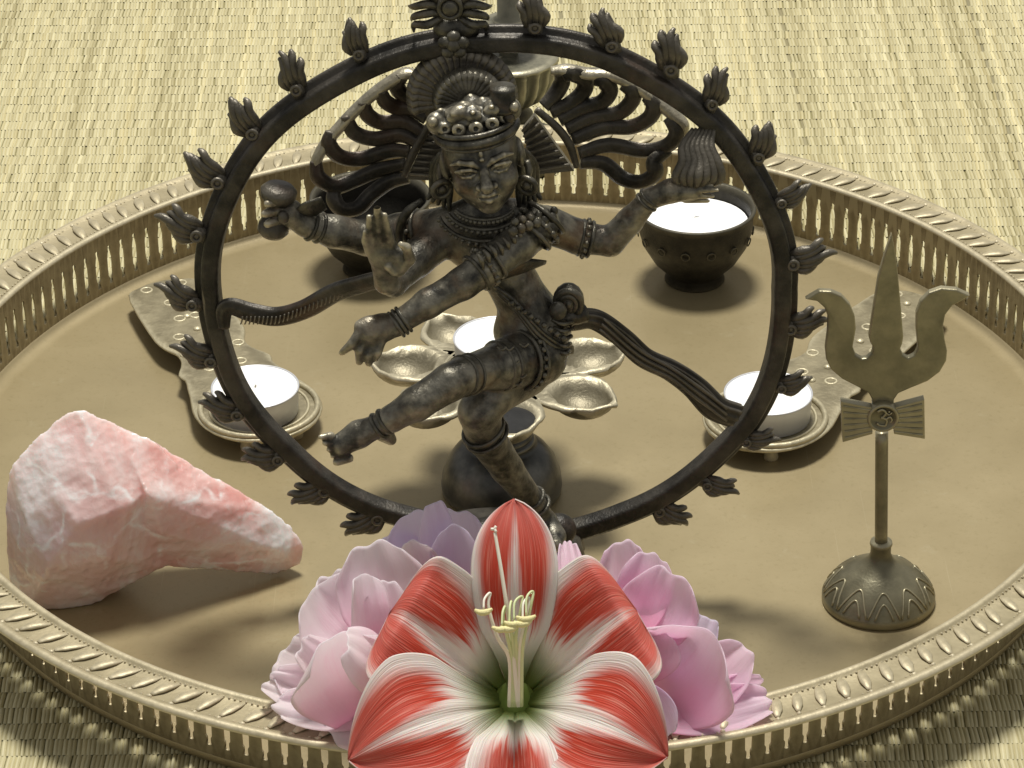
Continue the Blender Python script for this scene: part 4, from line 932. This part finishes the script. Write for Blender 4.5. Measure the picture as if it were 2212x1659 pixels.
# ================================================================== tall lamp standing on the mat behind the tray
def build_tall():
    y = 31.8; c = np.array([PY(1100, 200, y)[0], y, MATZ]); q = lambda py: PY(1100, py, y)[2]-MATZ
    T = thing('brass_candlestick', 'tall brass stand with a fluted bowl behind the tray', 'candlestick', c)
    zb, zt, zc = q(222), q(118), q(45)
    part('stand_foot', MB().lathe([(.01, 0), (3.3, 0), (3.35, .25), (3.0, .7), (2.2, 1.1), (1.3, 1.5), (1.0, 2.0), (1.0, zb-1.0), (1.25, zb-.6), (.9, zb-.3), (1.0, zb)], c, 48), 'bowl', T)
    fl = lambda a, t: 1+(.05*math.cos(20*a) if .1 < t < .7 else 0)
    part('fluted_bowl', MB().lathe([(1.0, zb-.02), (1.3, zb+.1), (1.8, zb+.5), (2.2, zb+1.1), (2.4, zb+1.7), (2.45, zt-.5), (2.5, zt-.4), (2.5, zt-.25), (2.62, zt-.15), (2.62, zt), (2.2, zt+.05), (.01, zt+.05)], c, 120, mod=fl), 'standbrass', T)
    part('upper_plate', MB().lathe([(.5, zt+.04), (.6, zc-.5), (1.35, zc-.25), (1.4, zc-.12), (1.3, zc), (.8, zc+.05), (.01, zc+.05)], c, 40), 'standbrass', T)
    part('column', MB().lathe([(.82, zc+.0), (.82, zc+.12), (.58, zc+.2), (.58, zc+5), (.75, zc+5.2), (.75, zc+5.5), (.01, zc+5.6)], c, 32), 'standbrass', T)
build_tall()

# ================================================================== flowers
def petal_grid(B, Tp, W, n, cup=.15, belly=.1, ruffle=.06, seed=0, tipr=.42, base=.38, curl=0., tw=0.):
    """broad soft petal from base point to tip, facing n; cup lifts its edges towards n, ruffle crumples it"""
    g = np.random.default_rng(seed); B = np.asarray(B, float); Tp = np.asarray(Tp, float); d = Tp-B; L = np.linalg.norm(d); d /= L
    n = np.asarray(n, float); n = n-d*(n@d); n /= np.linalg.norm(n); s_ = np.cross(d, n)
    if tw: n, s_ = n*math.cos(tw)+s_*math.sin(tw), s_*math.cos(tw)-n*math.sin(tw)
    nu, nv = 31, 34; v = np.linspace(0, 1, nv)[:, None]; u = np.linspace(-1, 1, nu)[None, :]; pk = 1-tipr
    w_ = np.where(v < pk, base+(1-base)*np.sin(np.minimum(v/pk, 1)*np.pi/2)**.9, 1-.36*np.clip((v-pk)/tipr, 0, 1)**2)
    notch = sum(g.uniform(.2, 1)*np.sin(f*u+g.uniform(0, 6.3)) for f in (2.2, 4.1, 7.3))/2; side = sum(g.uniform(.3, 1)*np.sin(f*v+g.uniform(0, 6.3)) for f in (5., 9., 15.))/3
    cr1 = sum(g.uniform(.5, 1)*np.sin(a*u+b*v+g.uniform(0, 6.3)) for a, b in ((2.1, 1.5), (-3.2, 2.4), (4.6, -2.2), (1.2, 5.1)))/4
    cr2 = sum(g.uniform(.4, 1)*np.abs(np.sin(a*u+b*v+g.uniform(0, 6.3))) for a, b in ((2.6, 1.1), (-3.4, 1.9), (5.2, .7)))/3
    z = -belly*L*np.sin(v*np.pi*.9)+cup*W*u*u*w_*(.5+.7*v)+ruffle*L*(2.6*cr1+2.8*(cr2-.5))*v**1.2*(.5+.5*np.abs(u))+curl*L*v**3
    z = z+ruffle*L*.22*v**6*np.sin(9*u+g.uniform(0, 6.3))
    G = B+d*(L*(v+.05*notch*v**3)-.36*W*(1-np.sqrt(np.clip(1-(u*.96)**2, 0, 1)))*v**2*1.3)[..., None]+s_*(u*w_*W*(1+.06*side))[..., None]+n*z[..., None]
    UV = np.stack([np.broadcast_to(u*.5+.5, (nv, nu)), np.broadcast_to(v, (nv, nu))], -1)
    return G, UV
def petal(T, mat, B, Tp, W, n, **kw):
    G, UV = petal_grid(B, Tp, W, n, **kw); return part('petal', MB().grid(G, UV), mat, T, solid=.04)
CA = -FW
def flower(name, label, origin, zz, y0, sc_, mat, spec, group=None):
    T = thing(name, label, 'flower', origin, group)
    for i, (b, t, w_, db, dt, kw) in enumerate(spec):
        kw = dict(kw); B = PY(*zz(*b), y0+db); Q = PY(*zz(*t), y0+dt*1.5+1.1); m = kw.pop('mat', mat); n = kw.pop('n', CA+np.array([0, 0, .45]))
        petal(T, m, B, Q, w_*sc_*1.32, n, seed=i*7+len(label), **kw)
    return T
zl = lambda x, y: (548.6+.3141*x, 1069.8+.3141*y)
o = PZ(800, 1500, 0)
YL = -24.6
flower('pink_peony', 'pale pink peony lying left of the red striped flower', (PY(800, 1400, YL)[0], YL, 0), zl, YL, .3141/55, 'pink_pale', [
    ((960, 1050), (820, 318), 235, .8, 1.2, dict(cup=.22, belly=.10, ruffle=.03)),
    ((880, 1120), (400, 640), 260, .6, .9, dict(cup=.20, belly=.12, ruffle=.04)),
    ((900, 1200), (520, 520), 170, .9, 1.5, dict(cup=.15, belly=.1, ruffle=.04)),
    ((840, 1150), (745, 560), 120, .0, -.4, dict(cup=.45, belly=.05, ruffle=.03, tw=.5)),
    ((960, 1150), (880, 600), 130, .2, -.1, dict(cup=.3, belly=.05, ruffle=.03)),
    ((820, 1420), (170, 1080), 210, -.2, .6, dict(cup=.3, belly=.12, ruffle=.05)),
    ((800, 1400), (330, 1000), 120, -.5, -.6, dict(cup=.4, belly=.1, ruffle=.05, tw=-.4)),
    ((780, 1450), (95, 1270), 130, -.8, .0, dict(cup=.4, belly=.1, ruffle=.05)),
    ((800, 1560), (600, 985), 330, -.9, -2.0, dict(cup=.34, belly=.16, ruffle=.03)),
    ((960, 1300), (620, 1000), 170, -1.4, -2.3, dict(cup=-.25, belly=-.08, ruffle=.03, tw=.5)),
    ((900, 1480), (150, 1440), 130, -1.0, -.9, dict(cup=.2, belly=.06, ruffle=.05, n=np.array([0, -.5, 1.]))),
    ((860, 1470), (520, 1640), 230, -.9, -1.7, dict(cup=.25, belly=.05, ruffle=.06, n=np.array([0, -.6, 1.]))),
    ((1000, 1470), (820, 1600), 180, -.9, -1.5, dict(cup=.25, belly=.05, ruffle=.05, n=np.array([0, -.6, 1.]))),
])
flower('lavender_peony', 'pale lavender flower tucked in front of the statue foot', (PY(960, 1200, -19.0)[0], -19.0, 0), zl, -19.0, .3141/54, 'lavender', [
    ((1250, 600), (1060, 120), 190, .5, 1.0, dict(cup=.2, belly=.08, ruffle=.03)),
    ((1150, 600), (930, 260), 120, .4, .8, dict(cup=.2, belly=.08, ruffle=.03)),
    ((1370, 600), (1400, 95), 165, .5, .9, dict(cup=.2, belly=.08, ruffle=.02)),
    ((1300, 620), (1225, 55), 105, .0, -.1, dict(cup=.4, belly=.06, ruffle=.03, tw=.35)),
    ((1390, 640), (1370, 215), 125, -.3, -.6, dict(cup=.3, belly=.06, ruffle=.03)),
    ((1160, 640), (1090, 318), 110, -.3, -.8, dict(cup=.3, belly=.06, ruffle=.04, mat='pink_pale')),
    ((1300, 700), (1500, 560), 150, -.5, .3, dict(cup=.2, belly=.06, ruffle=.03)),
])
zr = lambda x, y: (1261.8+.2976*x, 1124.6+.2976*y)
YR = -24.6
flower('pink_peony', 'deeper pink peony lying right of the red striped flower', (PY(1450, 1400, YR)[0], YR, 0), zr, YR, .2976/55, 'pink_deep', [
    ((330, 820), (270, 140), 150, .8, 1.4, dict(cup=.25, belly=.1, ruffle=.04)),
    ((400, 800), (480, 225), 150, .6, 1.0, dict(cup=.2, belly=.1, ruffle=.04)),
    ((420, 950), (650, 370), 215, .2, .3, dict(cup=.25, belly=.12, ruffle=.03)),
    ((600, 1150), (900, 690), 130, .3, .6, dict(cup=.3, belly=.1, ruffle=.04, mat='lavender')),
    ((480, 1420), (880, 830), 350, -.5, -.9, dict(cup=.28, belly=.14, ruffle=.035)),
    ((430, 1150), (560, 780), 160, -.2, -.3, dict(cup=-.2, belly=-.05, ruffle=.03, tw=-.4)),
    ((650, 1400), (1190, 930), 170, -.4, .2, dict(cup=.35, belly=.1, ruffle=.05)),
    ((560, 1420), (1310, 1210), 120, -.6, .0, dict(cup=.5, belly=.06, ruffle=.05, tw=.3)),
    ((480, 1450), (1350, 1300), 140, -1.2, -.7, dict(cup=.25, belly=.06, ruffle=.03, n=np.array([0, -.55, 1.]))),
    ((430, 1200), (600, 1580), 110, -1.5, -2.2, dict(cup=.3, belly=.03, ruffle=.03, mat='lavender')),
    ((-60, 600), (-118, 140), 70, 1.5, 2.2, dict(cup=.3, belly=.06, ruffle=.08)),
])

# red and white striped trumpet flower leaning over the front rim
def build_amaryllis():
    yc = -28.2; c = PY(1112, 1478, yc)
    ax = np.array([0, -math.cos(math.radians(46)), math.sin(math.radians(46))]); right = np.array([1., 0, 0]); upv = np.cross(ax, right); upv = -upv if upv[2] < 0 else upv
    T = thing('striped_amaryllis', 'red and white striped amaryllis bloom leaning over the front rim of the tray', 'flower', (c[0], yc+3, 0))
    k = 1/57.5
    def pos(a, b, w_): return c+right*a+upv*(b*1.04)+ax*w_
    # each petal: tip in picture units from the throat, width, height of its middle and tip above the throat plane
    specs = [((8, -118), (-5, -330), 105, .3, -.5, .28, 1.0), ((-8, 6), (-262, 158), 150, .1, .2, .08, .72), ((8, 6), (258, 158), 150, .1, .2, .08, .72),
             ((0, 20), (4, 390), 92, .1, -.6, .16, .95), ((-10, -6), (-346, -150), 152, .75, .1, .20, .9), ((10, -6), (314, -152), 152, .75, .1, .20, .9)]
    for i, (_, tip, wd, hm, ht, cup, pw) in enumerate(specs):
        d = np.array(tip, float); L = np.hypot(*d)*k; d /= np.hypot(*d); s2 = np.array([-d[1], d[0]]); W = wd*k; nu, nv = 65, 40
        G = np.zeros((nv, nu, 3)); UV = np.zeros((nv, nu, 2)); g = np.random.default_rng(40+i); ph = g.uniform(0, 6.3, 4)
        bl = i in (1, 2)                         # the two blunt upper side petals, tips rolled back
        for p in range(nv):
            v = p/(nv-1)
            wv = .30+.70*math.sin(min(1, v/.58)*math.pi/2)**1.1 if v < .58 else (max(0, 1-((v-.58)/.42)**(5.0 if bl else 2.1)))**(.5 if bl else .72)
            if i in (4, 5): wv = math.sin(min(1, v/.52)*math.pi/2)*.7+.3 if v < .52 else max(0, 1-((v-.52)/.48)**1.55)**.8
            wv = max(wv, .015); wv *= min(1, .35+v*2.2)
            h = -3.6*(1-v)**2.4+hm*math.sin(math.pi*min(1, v*1.05))+ht*v**3
            if bl and v > .8: h -= (v-.8)**2*26
            r_ = L*(v**pw*.985+.015)
            for q in range(nu):
                u = q/(nu-1)*2-1
                x = d*r_+s2*(u*wv*W)
                e = h+cup*W*u*u*wv*(1.1-.6*v)-.10*W*math.exp(-(u/.10)**2)*(1-v)+.10*v*math.sin(4*u+ph[0]+2*v)*abs(u)+.045*v*math.sin(9*u+ph[1])+.008*math.sin(30*u)*math.sin(math.pi*v)+.05*v*v*abs(u)**3*math.sin(17*v+ph[2]+u)
                if i in (4, 5): e += .34*math.exp(-((u)/.35)**2)*math.sin(math.pi*v)
                G[p, q] = pos(x[0], x[1], e); UV[p, q] = (u*.5+.5 if i else .5+math.copysign(.2+.27*abs(u), u), v)
        part('petal', MB().grid(G, UV), 'amaryllis', T, solid=.05)
    # trumpet tube, stalk
    part('trumpet', MB().tube([pos(0, 0, -3.0), pos(0, -.1, -4.0), pos(0, -.3, -5.2)], [.75, .55, .42], n=10, seg=18), 'green', T)
    b0 = pos(0, -.3, -5.1); part('stalk', MB().tube([b0, b0+np.array([.3, 2.5, -1.3]), np.array([1.0, -17.5, .45]), np.array([1.2, -15.2, .42])], [.42, .5, .42, .4], n=18, seg=14), 'green', T)
    P = lambda x, y, w_: pos((x-1110)*k, (1478-(y+26 if y < 1420 else y))*k, w_*.8)
    for i, (x, y, bx, by) in enumerate(((1048, 1330, 1062, 1290), (1085, 1365, 1092, 1318), (1100, 1365, 1105, 1308), (1110, 1355, 1128, 1298), (1128, 1355, 1142, 1300), (1135, 1345, 1150, 1288))):
        x0 = 1098+5*i
        st = part('stamen', MB().tube([P(x0, 1500, -2.6), P(x0+2, 1430, .2), P((x0+x)/2+2, 1372, 1.9), P(bx-4, by+26, 2.5), P(bx, by, 2.55), P(x+2, by+14, 2.8), P(x, y-6, 2.9)], [.085, .08, .07, .055, .05, .045, .04], n=34, seg=8), 'filament' if i not in (0, 4) else 'pistil', T)
        an = P(x, y, 2.9); dx = 20*k*(1 if i % 2 else .9)
        part('anther', MB().tube([an+right*-dx+upv*.05, an+right*-dx*.3-upv*.06+ax*.05, an+right*dx*.4-upv*.02, an+right*dx+upv*.09], [.06, .12, .12, .05], n=10, seg=8), 'anther', st)
    pi = part('pistil', MB().tube([P(1115, 1500, -2.6), P(1108, 1420, .6), P(1098, 1330, 2.0), P(1086, 1250, 2.6), P(1073, 1170, 2.9)], [.09, .085, .075, .07, .06], n=30, seg=9), 'pistil', T)
    s_ = MB(); e = P(1072, 1164, 2.95)
    for a in (60, 180, 300): t = math.radians(a); s_.tube([e, e+(right*math.cos(t)+upv*math.sin(t))*.13+ax*.02], [.06, .05], n=4, seg=7)
    part('stigma', s_, 'pistil', pi)
build_amaryllis()
